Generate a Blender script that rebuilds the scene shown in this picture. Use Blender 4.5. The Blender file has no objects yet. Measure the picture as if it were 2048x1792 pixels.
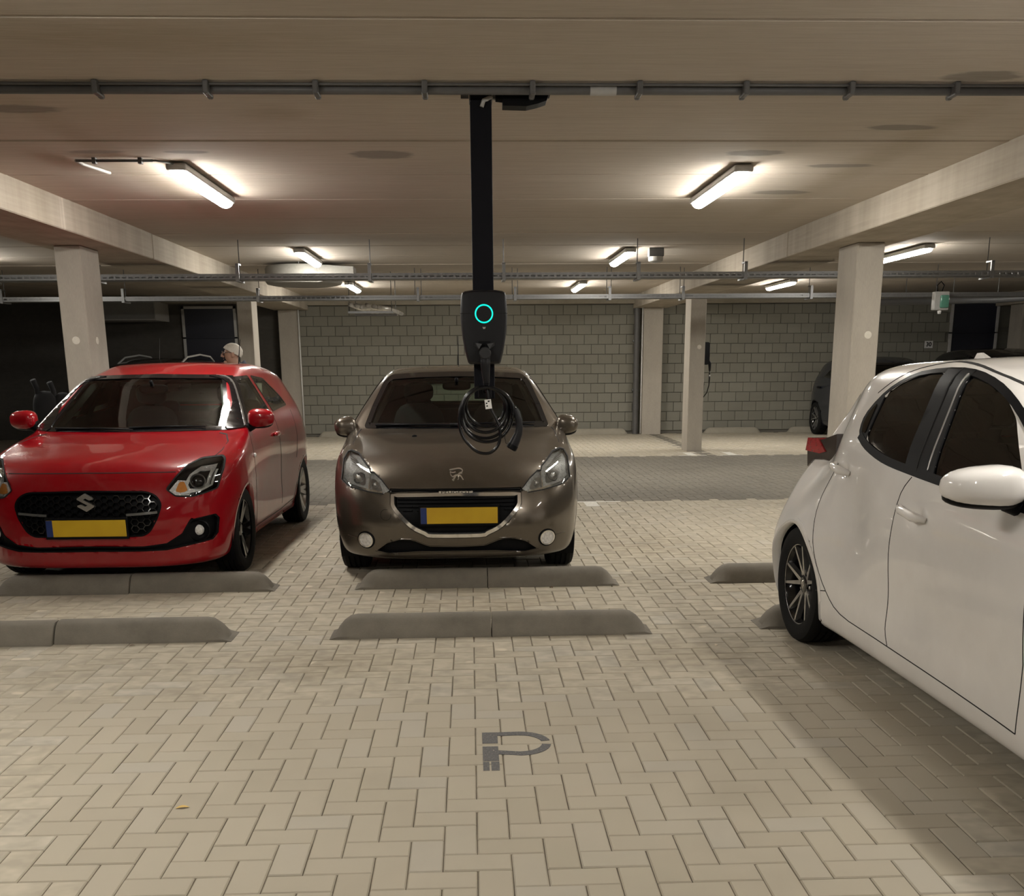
import bpy, bmesh, math, random
import numpy as np
from mathutils import Vector, Matrix, geometry
from mathutils.bvhtree import BVHTree

scene = bpy.context.scene
COL = scene.collection
random.seed(7)
PI = math.pi

# ------------------------------------------------------------------ camera
CAM_POS = (0.0, 0.0, 1.48)                    # phone held at eye level, tipped down
F_PX, PP = 2064.0, (1024.0, 1233.0)           # focal length and optical centre of the cropped frame
VANISH, ROLL = (938.4, 727.2), -0.017         # where the bay lines run to, and the slight roll
def _axes():
    yd = Vector((VANISH[0]-PP[0], VANISH[1]-PP[1], F_PX)).normalized()
    xd = Vector((1.0, ROLL, 0.0)); xd.z = -(xd.x*yd.x + xd.y*yd.y)/yd.z; xd.normalize()
    zd = yd.cross(xd)
    if zd.y > 0: zd = -zd
    return xd, yd, zd
_x, _y, _z = _axes()
right = Vector((_x.x, _y.x, _z.x)); down = Vector((_x.y, _y.y, _z.y)); fwd = Vector((_x.z, _y.z, _z.z))
cam_data = bpy.data.cameras.new('camera'); cam = bpy.data.objects.new('camera', cam_data); COL.objects.link(cam)
up, back = -down, -fwd
cam.matrix_world = Matrix(((right.x, up.x, back.x, CAM_POS[0]), (right.y, up.y, back.y, CAM_POS[1]),
                           (right.z, up.z, back.z, CAM_POS[2]), (0, 0, 0, 1)))
cam_data.sensor_fit = 'HORIZONTAL'; cam_data.sensor_width = 36.0
cam_data.lens = 36.0*F_PX/2048.0
cam_data.shift_x = -(PP[0]-1024.0)/2048.0
cam_data.shift_y = (PP[1]-896.0)/2048.0
cam_data.clip_start = 0.05; cam_data.clip_end = 120
scene.camera = cam

# ------------------------------------------------------------------ world, exposure
world = bpy.data.worlds.new('world'); scene.world = world; world.use_nodes = True
world.node_tree.nodes['Background'].inputs[0].default_value = (0.95, 0.92, 0.85, 1)
world.node_tree.nodes['Background'].inputs[1].default_value = 0.03
vs = scene.view_settings
vs.view_transform = 'Standard'; vs.look = 'None'; vs.gamma = 1.0; vs.use_curve_mapping = False
vs.exposure = 0.80
LAMP_W = 62.0                                 # emission strength of every tube diffuser
LAMP_COL = (1.0, 0.96, 0.88)

# ------------------------------------------------------------------ node helpers
class NT:
    def __init__(s, name):
        s.m = bpy.data.materials.new(name); s.m.use_nodes = True
        s.t = s.m.node_tree; s.b = s.t.nodes['Principled BSDF']
    def n(s, typ, **kw):
        nd = s.t.nodes.new(typ)
        for k, v in kw.items():
            if k in nd.inputs: nd.inputs[k].default_value = v
            else: setattr(nd, k, v)
        return nd
    def l(s, a, b): s.t.links.new(a, b)
    def noise(s, scale, detail=4.0, vec=None, rough=0.55):
        nd = s.n('ShaderNodeTexNoise', Scale=scale, Detail=detail, Roughness=rough)
        if vec is not None: s.l(vec, nd.inputs['Vector'])
        return nd.outputs['Fac']
    def ramp(s, fac, stops):
        nd = s.n('ShaderNodeValToRGB'); s.l(fac, nd.inputs[0]); e = nd.color_ramp.elements
        while len(e) > 1: e.remove(e[-1])
        e[0].position = stops[0][0]; e[0].color = _c4(stops[0][1])
        for p, c in stops[1:]:
            q = e.new(p); q.color = _c4(c)
        return nd.outputs['Color']
    def mix(s, fac, a, b, mode='MIX'):
        nd = s.n('ShaderNodeMix', data_type='RGBA', blend_type=mode)
        for sock, v in ((nd.inputs['Factor'], fac), (nd.inputs['A'] if False else nd.inputs[6], a), (nd.inputs[7], b)):
            if hasattr(v, 'is_output') or isinstance(v, bpy.types.NodeSocket): s.l(v, sock)
            elif isinstance(v, (int, float)) and sock.type == 'VALUE': sock.default_value = v
            else: sock.default_value = _c4(v)
        return nd.outputs[2]
    def pos(s, sx=1, sy=1, sz=1, obj=False):
        tc = s.n('ShaderNodeTexCoord') if obj else s.n('ShaderNodeNewGeometry')
        mp = s.n('ShaderNodeMapping'); mp.inputs['Scale'].default_value = (sx, sy, sz)
        s.l(tc.outputs['Object'] if obj else tc.outputs['Position'], mp.inputs['Vector'])
        return mp.outputs['Vector']
    def bump(s, h, strength=0.3, dist=0.01):
        nd = s.n('ShaderNodeBump', Strength=strength, Distance=dist); s.l(h, nd.inputs['Height'])
        s.l(nd.outputs['Normal'], s.b.inputs['Normal'])
def _c4(c):
    if isinstance(c, (int, float)): return (c, c, c, 1)
    return (c[0], c[1], c[2], 1) if len(c) == 3 else c
def plain(name, col, rough=0.5, metal=0.0, spec=0.5, coat=0.0, var=0.06, vscale=30.0):
    """a procedural paint / plastic / metal: colour with a faint mottling"""
    k = NT(name)
    f = k.noise(vscale, 3.0, k.pos(obj=True))
    a = tuple(max(0, c*(1-var)) for c in col); b = tuple(min(1, c*(1+var)) for c in col)
    k.l(k.ramp(f, [(0.3, a), (0.7, b)]), k.b.inputs['Base Color'])
    k.b.inputs['Roughness'].default_value = rough; k.b.inputs['Metallic'].default_value = metal
    k.b.inputs['Specular IOR Level'].default_value = spec
    k.b.inputs['Coat Weight'].default_value = coat; k.b.inputs['Coat Roughness'].default_value = 0.03
    return k.m
def emissive(name, col, strength):
    k = NT(name); k.b.inputs['Base Color'].default_value = _c4(col)
    k.b.inputs['Emission Color'].default_value = _c4(col); k.b.inputs['Emission Strength'].default_value = strength
    return k.m

# ------------------------------------------------------------------ mesh helpers
class MB:
    def __init__(s): s.v = []; s.f = []
    def add(s, vs_, fs_):
        o = len(s.v); s.v += [tuple(p) for p in vs_]; s.f += [tuple(i+o for i in f) for f in fs_]; return s
    def box(s, x0, x1, y0, y1, z0, z1, M=None):
        vs_ = [(x, y, z) for z in (z0, z1) for y in (y0, y1) for x in (x0, x1)]
        if M is not None: vs_ = [M @ Vector(p) for p in vs_]
        return s.add(vs_, [(0,2,3,1), (4,5,7,6), (0,1,5,4), (2,6,7,3), (0,4,6,2), (1,3,7,5)])
    def rbox(s, x0, x1, y0, y1, z0, z1, r=0.01, seg=2, M=None):
        bm = bmesh.new(); bmesh.ops.create_cube(bm, size=1)
        for p in bm.verts: p.co = Vector(((x0+x1)/2+p.co.x*(x1-x0), (y0+y1)/2+p.co.y*(y1-y0), (z0+z1)/2+p.co.z*(z1-z0)))
        bmesh.ops.bevel(bm, geom=list(bm.edges), offset=r, segments=seg, affect='EDGES', profile=0.5)
        if M is not None: bm.transform(M)
        s.bm(bm); return s
    def bm(s, bm):
        bm.verts.index_update(); s.add([p.co.copy() for p in bm.verts], [[q.index for q in f.verts] for f in bm.faces]); bm.free(); return s
    def tube(s, pts, r, n=10, cap=True, closed=False):
        pts = [Vector(p) for p in pts]; m = len(pts); rr = r if isinstance(r, (list, tuple)) else [r]*m
        tang = []
        for i in range(m):
            a = pts[(i-1) % m] if (closed or i > 0) else pts[i]; b = pts[(i+1) % m] if (closed or i < m-1) else pts[i]
            tang.append((b-a).normalized())
        t0 = tang[0]; u = Vector((0, 0, 1)) if abs(t0.z) < 0.9 else Vector((1, 0, 0)); u = (u - t0*u.dot(t0)).normalized()
        vs_ = []
        for i in range(m):
            t = tang[i]; u = (u - t*u.dot(t)); u = u.normalized() if u.length > 1e-6 else t.orthogonal().normalized(); w = t.cross(u)
            for k in range(n):
                a = 2*PI*k/n; vs_.append(pts[i] + (u*math.cos(a) + w*math.sin(a))*rr[i])
        fs_ = []
        for i in range(m if closed else m-1):
            j = (i+1) % m
            for k in range(n): fs_.append((i*n+k, i*n+(k+1) % n, j*n+(k+1) % n, j*n+k))
        if cap and not closed: fs_.append(tuple(range(n-1, -1, -1))); fs_.append(tuple((m-1)*n+k for k in range(n)))
        return s.add(vs_, fs_)
    def lathe(s, prof, n=24, M=None, close=True):
        """prof: (radius, height) list turned about local Z"""
        vs_ = []; fs_ = []
        for r, h in prof:
            for k in range(n):
                a = 2*PI*k/n; p = Vector((r*math.cos(a), r*math.sin(a), h)); vs_.append(M @ p if M is not None else p)
        for i in range(len(prof)-1):
            for k in range(n): fs_.append((i*n+k, i*n+(k+1) % n, (i+1)*n+(k+1) % n, (i+1)*n+k))
        if close:
            fs_.append(tuple(range(n-1, -1, -1))); fs_.append(tuple((len(prof)-1)*n+k for k in range(n)))
        return s.add(vs_, fs_)
    def prism(s, poly, axis, a, b):
        """extrude a 2D polygon along axis ('x': (y,z), 'y': (x,z), 'z': (x,y))"""
        n = len(poly)
        def P(p, t): return {'x': (t, p[0], p[1]), 'y': (p[0], t, p[1]), 'z': (p[0], p[1], t)}[axis]
        vs_ = [P(p, a) for p in poly] + [P(p, b) for p in poly]
        fs_ = [tuple(range(n)), tuple(range(2*n-1, n-1, -1))] + [(i, (i+1) % n+0, (i+1) % n+n, i+n) for i in range(n)]
        return s.add(vs_, fs_)
    def mesh(s, name, smooth=False, angle=None, fix=True):
        me = bpy.data.meshes.new(name); me.from_pydata([tuple(p) for p in s.v], [], s.f)
        if fix:
            bm = bmesh.new(); bm.from_mesh(me); bmesh.ops.recalc_face_normals(bm, faces=bm.faces); bm.to_mesh(me); bm.free()
        if smooth or angle: me.polygons.foreach_set('use_smooth', [True]*len(me.polygons))
        if angle: me.set_sharp_from_angle(angle=angle)
        me.update(); return me
    def build(s, name, mat, parent=None, smooth=False, angle=None, loc=None):
        me = s.mesh(name, smooth, angle)
        return put(name, me, mat, parent, loc)
def put(name, me, mat, parent=None, loc=None):
    if mat is not None and not me.materials: me.materials.append(mat)
    o = bpy.data.objects.new(name, me); COL.objects.link(o)
    if parent is not None: o.parent = parent
    if loc is not None: o.location = loc
    return o
def thing(name, label, cat, loc=(0, 0, 0), rz=0.0, group=None):
    o = bpy.data.objects.new(name, None); COL.objects.link(o); o.location = loc; o.rotation_euler = (0, 0, rz)
    o.empty_display_size = 0.1
    return tag(o, label, cat, group)
def tag(o, label, cat, group=None):
    o['label'] = label; o['category'] = cat
    if group: o['group'] = group
    return o
def struct(o, label=None):
    o['kind'] = 'structure'
    if label: o['label'] = label
    return o
SM = math.radians(35)
# ------------------------------------------------------------------ materials of the building
def m_concrete(name, base, sx=1.0, sy=1.0, sz=1.0, amp=0.16, stain=0.0, fine=60.0, bump=0.25):
    k = NT(name); v = k.pos(sx, sy, sz)
    big = k.noise(1.3, 5.0, v, 0.6); mid = k.noise(7.0, 6.0, v, 0.65); fin = k.noise(fine, 3.0)
    d = tuple(c*(1-amp) for c in base); b = tuple(min(1, c*(1+amp*0.8)) for c in base)
    c1 = k.ramp(big, [(0.3, d), (0.7, b)])
    c2 = k.mix(0.5, c1, k.ramp(mid, [(0.3, tuple(c*(1-amp*1.3) for c in base)), (0.72, b)]))
    c3 = k.mix(0.22, c2, k.ramp(fin, [(0.3, tuple(c*0.6 for c in base)), (0.75, tuple(min(1, c*1.25) for c in base))]))
    if stain:
        st = k.noise(0.8, 3.0, k.pos(0.55, 1.6, 1.0), 0.5)
        c3 = k.mix(k.ramp(st, [(0.62, 0.0), (0.72, stain)]), c3, tuple(c*0.45 for c in base))
    k.l(c3, k.b.inputs['Base Color']); k.b.inputs['Roughness'].default_value = 0.85
    k.bump(k.noise(fine*0.7, 5.0), bump, 0.004)
    return k.m
def m_beam():
    k = NT('beam concrete'); base = (0.420, 0.370, 0.302)
    v = k.pos(1, 1, 0.05)
    st = k.noise(3.2, 4.0, k.pos(1, 1, 0.02), 0.6)
    c = k.ramp(st, [(0.35, (0.336, 0.290, 0.227)), (0.55, base), (0.68, (0.470, 0.420, 0.344)), (0.76, (0.722, 0.672, 0.580))])
    c = k.mix(0.3, c, k.ramp(k.noise(9, 6.0), [(0.3, (0.302, 0.260, 0.210)), (0.7, (0.487, 0.437, 0.361))]))
    k.l(c, k.b.inputs['Base Color']); k.b.inputs['Roughness'].default_value = 0.85; k.bump(k.noise(45, 5.0), 0.25, 0.004)
    return k.m
def m_ceiling():
    k = NT('ceiling slab concrete'); base = (0.515, 0.446, 0.363)
    streak = k.noise(6.0, 8.0, k.pos(0.12, 4.0, 1.0), 0.7)
    c = k.ramp(streak, [(0.25, (0.386, 0.327, 0.258)), (0.5, base), (0.75, (0.598, 0.534, 0.442))])
    big = k.noise(0.5, 4.0, k.pos(0.5, 1.2, 1))
    c = k.mix(0.45, c, k.ramp(big, [(0.3, (0.432, 0.363, 0.290)), (0.7, (0.580, 0.511, 0.423))]))
    # damp patches left by the formwork, each with its own ragged shape
    rag = k.noise(7.0, 5.0, k.pos(0.6, 2.2, 1), 0.7); geo = k.n('ShaderNodeNewGeometry')
    def blot(lst, ragamt, ramp_, col):
        nonlocal c
        best = None
        for x, y, rx, ry in lst:
            mp = k.n('ShaderNodeMapping', vector_type='TEXTURE'); mp.inputs['Location'].default_value = (x, y, 0); mp.inputs['Scale'].default_value = (rx, ry, 1000.0)
            k.l(geo.outputs['Position'], mp.inputs['Vector']); ln = k.n('ShaderNodeVectorMath', operation='LENGTH'); k.l(mp.outputs[0], ln.inputs[0])
            if best is None: best = ln.outputs['Value']
            else:
                mn = k.n('ShaderNodeMath', operation='MINIMUM'); k.l(best, mn.inputs[0]); k.l(ln.outputs['Value'], mn.inputs[1]); best = mn.outputs[0]
        add = k.n('ShaderNodeMath', operation='MULTIPLY_ADD'); k.l(rag, add.inputs[0]); add.inputs[1].default_value = ragamt; k.l(best, add.inputs[2])
        hf = k.n('ShaderNodeMath', operation='MULTIPLY'); k.l(add.outputs[0], hf.inputs[0]); hf.inputs[1].default_value = 0.4
        c = k.mix(k.ramp(hf.outputs[0], [(p*0.4, q) for p, q in ramp_]), c, col)
    blot([(-2.32, 7.9, 0.16, 3.0), (2.8, 7.8, 0.2, 3.2), (-1.37, 4.85, 0.9, 0.30), (0.4, 5.72, 3.4, 0.16), (-1.04, 6.21, 0.25, 0.22)], 1.3, [(0.95, 0.42), (1.7, 0.0)], (0.33, 0.26, 0.16))
    blot([(-0.54, 7.34, 0.23, 0.15), (-2.38, 6.11, 0.24, 0.10), (2.52, 5.42, 0.2, 0.11), (2.59, 6.54, 0.22, 0.075), (1.91, 7.29, 0.2, 0.11), (2.64, 7.74, 0.25, 0.075), (2.56, 8.91, 0.25, 0.11), (-2.38, 7.24, 0.2, 0.06), (-1.79, 7.25, 0.15, 0.05)], 1.1, [(1.35, 0.8), (1.6, 0.0)], (0.21, 0.18, 0.145))
    c = k.mix(0.12, c, k.ramp(k.noise(120, 2.0), [(0.3, 0.12), (0.75, 0.75)]))
    k.l(c, k.b.inputs['Base Color']); k.b.inputs['Roughness'].default_value = 0.88
    k.bump(k.noise(30, 6.0, k.pos(0.3, 1.5, 1)), 0.3, 0.004)
    return k.m
def m_paver(name, lo, hi, tint, dirt=()):
    k = NT(name)
    at = k.n('ShaderNodeAttribute'); at.attribute_name = 'tone'
    c = k.ramp(at.outputs['Fac'], [(0.0, lo), (0.55, hi), (0.85, tint), (1.0, hi)])
    patch = k.noise(0.9, 4.0, k.pos(1, 1, 0), 0.6)
    c = k.mix(0.5, c, k.ramp(patch, [(0.28, tuple(q*0.86 for q in lo)), (0.5, hi), (0.75, tuple(min(1, q*1.08) for q in hi))]))
    if dirt:
        geo = k.n('ShaderNodeNewGeometry'); rag = k.noise(3.0, 5.0, k.pos(1, 1, 0), 0.7)
        for x, y, rx, ry in dirt:
            mp = k.n('ShaderNodeMapping', vector_type='TEXTURE'); mp.inputs['Location'].default_value = (x, y, 0); mp.inputs['Scale'].default_value = (rx, ry, 1000.0)
            k.l(geo.outputs['Position'], mp.inputs['Vector']); ln = k.n('ShaderNodeVectorMath', operation='LENGTH'); k.l(mp.outputs[0], ln.inputs[0])
            ad = k.n('ShaderNodeMath', operation='ADD'); k.l(ln.outputs['Value'], ad.inputs[0]); k.l(rag, ad.inputs[1])
            hf = k.n('ShaderNodeMath', operation='MULTIPLY'); k.l(ad.outputs[0], hf.inputs[0]); hf.inputs[1].default_value = 0.4
            c = k.mix(k.ramp(hf.outputs[0], [(0.3, 0.38), (0.66, 0.0)]), c, (0.24, 0.19, 0.125))
    grit = k.noise(260, 2.0); c = k.mix(0.24, c, k.ramp(grit, [(0.32, tuple(q*0.5 for q in lo)), (0.66, tuple(min(1, q*1.45) for q in hi))]))
    sp = k.noise(110, 1.0); c = k.mix(k.ramp(sp, [(0.73, 0.0), (0.76, 0.6)]), c, tuple(min(1, q*1.6) for q in hi))
    k.l(c, k.b.inputs['Base Color']); k.b.inputs['Roughness'].default_value = 0.82; k.b.inputs['Specular IOR Level'].default_value = 0.3
    k.bump(k.noise(180, 4.0), 0.35, 0.003)
    return k.m
def m_block():
    k = NT('calcium silicate block'); base = (0.200, 0.191, 0.157)
    at = k.n('ShaderNodeAttribute'); at.attribute_name = 'tone'
    c = k.ramp(at.outputs['Fac'], [(0.0, (0.212, 0.202, 0.167)), (1.0, (0.242, 0.232, 0.194))])
    c = k.mix(0.35, c, k.ramp(k.noise(14, 5.0), [(0.3, (0.200, 0.190, 0.157)), (0.7, (0.251, 0.241, 0.201))]))
    k.l(c, k.b.inputs['Base Color']); k.b.inputs['Roughness'].default_value = 0.9
    return k.m
CEIL_M = m_ceiling()
BEAM_M = m_beam()
COLUMN_M = m_concrete('column concrete', (0.409, 0.370, 0.313), 1, 1, 0.35, 0.16)
WALL_M = m_concrete('wall mortar', (0.16, 0.15, 0.125), amp=0.12)
DARKWALL_M = m_concrete('dark painted wall', (0.085, 0.078, 0.068), amp=0.2)
BLOCK_M = m_block()
STOP_M = m_concrete('wheel stop concrete', (0.190, 0.170, 0.137), amp=0.34, stain=0.7, fine=90)
KERB_M = m_concrete('kerb concrete', (0.34, 0.31, 0.25), amp=0.18)
PAVE_M = m_paver('light paving brick', (0.355, 0.312, 0.240), (0.435, 0.390, 0.308), (0.43, 0.41, 0.365), dirt=((-0.75, 5.12, 0.42, 0.30), (1.12, 5.1, 0.42, 0.30), (-2.9, 6.3, 0.8, 0.35), (0.1, 6.35, 0.9, 0.3), (1.4, 8.5, 0.5, 0.9)))
DRIVE_M = m_paver('dark paving brick', (0.135, 0.120, 0.096), (0.180, 0.163, 0.132), (0.165, 0.155, 0.132))
SAND_M = m_concrete('joint sand', (0.125, 0.10, 0.07), amp=0.8, fine=150)
STEEL_M = plain('galvanised steel', (0.24, 0.24, 0.24), 0.45, 0.6)
GREY_PIPE_M = plain('grey plastic conduit', (0.105, 0.102, 0.10), 0.45)
DARK_GREY_M = plain('dark grey plastic', (0.10, 0.10, 0.10), 0.5)
BLACK_M = plain('black plastic', (0.007, 0.007, 0.008), 0.45, spec=0.08)
BLACK_POLE_M = plain('black powder coated steel', (0.005, 0.005, 0.008), 0.55, spec=0.15)
RUBBER_M = plain('tyre rubber', (0.009, 0.009, 0.009), 0.8, spec=0.2)
CABLE_M = plain('black cable sheath', (0.005, 0.005, 0.006), 0.25, spec=0.35)
WHITE_PAINT_M = plain('white road paint', (0.62, 0.60, 0.54), 0.7, var=0.15)
LIGHT_GREY_M = plain('light grey plastic', (0.42, 0.41, 0.39), 0.4)
WHITE_M = plain('white plastic', (0.75, 0.74, 0.72), 0.4)
FAN_M = plain('beige grey sheet', (0.26, 0.25, 0.225), 0.6)
GREYBOX_M = plain('grey painted sheet', (0.26, 0.26, 0.25), 0.55)
DOOR_M = plain('navy door paint', (0.018, 0.019, 0.030), 0.35)
FRAME_M = plain('pale door frame', (0.50, 0.49, 0.47), 0.4)
LAMP_M = emissive('lit lamp diffuser', LAMP_COL, LAMP_W)
# ------------------------------------------------------------------ floor of paving bricks
H_CEIL = 2.82; WALL_Y = 22.3; A = 0.105
DRIVE0, DRIVE1 = 11.25, 16.75
floor = struct(MB().box(-13.5, 13.5, -7, WALL_Y+0.4, -0.25, -0.0055).build('floor', SAND_M))
def tone_mesh(name, verts, faces, tones, mat):
    me = bpy.data.meshes.new(name); me.from_pydata(verts, [], faces); me.materials.append(mat)
    at = me.attributes.new('tone', 'FLOAT', 'FACE'); at.data.foreach_set('value', tones); me.update(); return me
def brick_geo(w, d, h=0.045, c=0.004):
    """paving brick, top at z = 0, chamfered; w along x, d along y"""
    x, y = w/2, d/2
    v = [(-x, -y, -h), (x, -y, -h), (x, y, -h), (-x, y, -h), (-x, -y, -c), (x, -y, -c), (x, y, -c), (-x, y, -c),
         (-x+c, -y+c, 0), (x-c, -y+c, 0), (x-c, y-c, 0), (-x+c, y-c, 0)]
    f = [(8, 9, 10, 11)]
    for i in range(4):
        j = (i+1) % 4; f += [(4+i, 4+j, 8+j, 8+i), (i, j, 4+j, 4+i)]
    return v, f
GAP = 0.0035
GEO = {True: brick_geo(2*A-GAP, A-GAP), False: brick_geo(A-GAP, 2*A-GAP)}
def herringbone():
    out = []
    for j in range(int(1.5/A), int(WALL_Y/A)+1):
        y = j*A; xl, xr = -(0.50*y+1.0), 0.585*y+1.0
        for i in range(int(xl/A), int(xr/A)+1):
            q = (i-j) % 4
            if q == 0: out.append((True, (i+1)*A, (j+0.5)*A))
            elif q == 2: out.append((False, (i+0.5)*A, j*A))
    return out
def inside_obst(x, y): return False
bricks = [b for b in herringbone() if b[2] < WALL_Y-0.06]
def is_dark(x, y): return DRIVE0 < y < DRIVE1 or (y >= DRIVE1 and (3.76 < x < 3.98 or -3.8 < x < -3.58))
near = sorted([b for b in bricks if b[2] > 2.55 and -0.44*b[2] < b[1] < 0.525*b[2]], key=lambda b: b[2])[:300]
near_set = set((b[1], b[2]) for b in near)
TONES = [0.05, 0.2, 0.35, 0.45, 0.55, 0.65, 0.78, 0.86, 0.95]
proto = {}
for hz in (True, False):
    for ti, t in enumerate(TONES):
        v, f = GEO[hz]; proto[(hz, ti)] = tone_mesh('paving_brick', v, f, [t]*len(f), PAVE_M)
def brick_tone(): return min(8, max(0, int(random.gauss(3.6, 1.7))))
for hz, x, y in near:
    o = put('paving_brick', proto[(hz, brick_tone())], None, floor, (x, y, random.uniform(-0.0012, 0.0008)))
    o.rotation_euler = (random.uniform(-.004, .004), random.uniform(-.004, .004), random.uniform(-.006, .006))
for nm, dark, mat in (('paving_field', False, PAVE_M), ('driveway_paving', True, DRIVE_M)):
    V, F, T = [], [], []
    for hz, x, y in bricks:
        if (x, y) in near_set or is_dark(x, y) != dark: continue
        v, f = GEO[hz]; o = len(V); z = random.uniform(-0.0012, 0.0008); t = TONES[brick_tone()]
        a = random.uniform(-.006, .006)
        V += [(x+p[0]-a*p[1], y+p[1]+a*p[0], p[2]+z) for p in v]; F += [tuple(i+o for i in q) for q in f]; T += [t]*len(f)
    o = put(nm, tone_mesh(nm, V, F, T, mat), None, floor); o['kind'] = 'stuff'

# ------------------------------------------------------------------ painted marks
def decal(name, polys, mat, z=0.0016, t=0.0012):
    mb = MB()
    for p in polys: mb.prism(p, 'z', z-t, z)
    return mb.build(name, mat)
MARK_M = NT('worn grey road paint')
_f = MARK_M.noise(35, 5.0); MARK_M.l(MARK_M.ramp(_f, [(0.38, (0.095, 0.092, 0.092)), (0.62, (0.13, 0.126, 0.124)), (0.74, (0.38, 0.335, 0.26))]), MARK_M.b.inputs['Base Color'])
MARK_M.b.inputs['Roughness'].default_value = 0.85
def arc(cx, cy, rx, ry, a0, a1, n=12): return [(cx+rx*math.cos(math.radians(a0+(a1-a0)*i/n)), cy+ry*math.sin(math.radians(a0+(a1-a0)*i/n))) for i in range(n+1)]
def ring_part(cx, cy, rx, ry, w, a0, a1, n=12):
    o = arc(cx, cy, rx, ry, a0, a1, n); i = arc(cx, cy, rx-w, ry-w*1.15, a0, a1, n)
    return [[o[q], o[q+1], i[q+1], i[q]] for q in range(n)]
X0, Y0 = 0.027, 3.60
pp = [[(X0, Y0+0.012), (X0+0.024, Y0+0.012), (X0+0.024, Y0+0.10), (X0, Y0+0.10)], [(X0+0.031, Y0+0.012), (X0+0.062, Y0+0.012), (X0+0.062, Y0+0.10), (X0+0.031, Y0+0.10)],
      [(X0, Y0+0.107), (X0+0.062, Y0+0.107), (X0+0.062, Y0+0.262), (X0, Y0+0.262)],
      [(X0, Y0+0.297), (X0+0.062, Y0+0.297), (X0+0.062, Y0+0.422), (X0, Y0+0.422)],
      [(X0+0.062, Y0+0.178), (X0+0.15, Y0+0.160), (X0+0.15, Y0+0.200), (X0+0.062, Y0+0.218)],
      [(X0+0.062, Y0+0.382), (X0+0.15, Y0+0.385), (X0+0.15, Y0+0.425), (X0+0.062, Y0+0.422)]]
pp += ring_part(X0+0.15, Y0+0.2925, 0.125, 0.1325, 0.036, 90, 12, 9) + ring_part(X0+0.15, Y0+0.2925, 0.125, 0.1325, 0.036, -90, -8, 9)
tag(decal('parking_letter', pp, MARK_M.m), 'worn grey stencilled letter P painted on the paving bricks', 'road marking')
tag(decal('bay_corner_mark', [[(0.55, 11.19), (1.63, 11.19), (1.63, 11.255), (0.55, 11.255)], [(1.22, 10.86), (1.36, 10.86), (1.36, 11.19), (1.22, 11.19)]], WHITE_PAINT_M),
    'white painted T mark at the driveway edge beside the grey-brown car', 'road marking')
for sx, x in ((1, 3.62), (-1, 4.28)):
    tag(decal('bay_corner_mark', [[(x-0.2*sx-0.04, 16.78), (x+0.16*sx+0.06*sx, 16.78), (x+0.16*sx+0.06*sx, 16.85), (x-0.2*sx-0.04, 16.85)], [(x-0.07, 16.85), (x+0.07, 16.85), (x+0.07, 17.35), (x-0.07, 17.35)]], WHITE_PAINT_M),
        'small white bay corner mark at the foot of the column carrying the wall charger', 'road marking', 'corner marks at the charger column')

# ------------------------------------------------------------------ wheel stops
def stop_block(name, x0, x1, y0, end0, end1, label, group=None, h=0.115, d=0.21, mat=None):
    prof = [(0, 0), (0.0, 0.014), (0.028, h*0.62), (0.05, h*0.87), (0.078, h), (d-0.078, h), (d-0.05, h*0.87), (d-0.028, h*0.62), (d, 0.014), (d, 0)]
    st = []
    if end0: st += [(x0, 0.02), (x0+0.025, 0.10), (x0+0.045, 0.42), (x0+0.075, 0.72), (x0+0.11, 0.93), (x0+0.15, 1.0)]
    else: st += [(x0+0.003, 0.985), (x0+0.009, 1.0)]
    if end1: st += [(x1-0.15, 1.0), (x1-0.11, 0.93), (x1-0.075, 0.72), (x1-0.045, 0.42), (x1-0.025, 0.10), (x1, 0.02)]
    else: st += [(x1-0.009, 1.0), (x1-0.003, 0.985)]
    n = len(prof); V = []
    for x, k in st:
        inset = (1-k)*0.045
        V += [(x, y0 + (inset + q*(d-2*inset)/d if z > 0.02 else q), z*k if z > 0.02 else z*min(1, k*6)) for q, z in prof]
    F = [(i*n+j, i*n+j+1, (i+1)*n+j+1, (i+1)*n+j) for i in range(len(st)-1) for j in range(n-1)]
    F += [tuple(range(n)), tuple((len(st)-1)*n+j for j in range(n-1, -1, -1))]
    o = MB().add(V, F).build(name, mat or STOP_M, smooth=True, angle=math.radians(28))
    return tag(o, label, 'wheel stop', group)
for y0, row in ((5.56, 'f'), (6.86, 'b')):
    a = 'wheel stop in the empty bay beyond the letter P' if row == 'f' else 'wheel stop right under the nose of the grey-brown car'
    g = 'stop blocks of the empty bay' if row == 'f' else 'stop blocks under the grey-brown car'
    stop_block('wheel_stop', -0.80, 0.10, y0, True, False, 'concrete half of the '+a, g)
    stop_block('wheel_stop', 0.10, 1.00, y0, False, True, 'concrete half of the '+a, g)
    a = 'wheel stop facing the red car across the paving strip' if row == 'f' else 'wheel stop close under the red car bumper'
    g = 'stop blocks facing the red car' if row == 'f' else 'stop blocks under the red car'
    stop_block('wheel_stop', -3.22, -2.30, y0-0.03, True, False, 'concrete half of the '+a, g)
    stop_block('wheel_stop', -2.30, -1.337, y0-0.01, False, True, 'concrete half of the '+a, g)
    a = 'concrete wheel stop behind the rear tyre of the white car' if row == 'f' else 'concrete wheel stop jutting out beyond the white car tail'
    stop_block('wheel_stop', 1.63, 2.53, y0+(0.065 if row == 'f' else 0.02), True, False, a)
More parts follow.
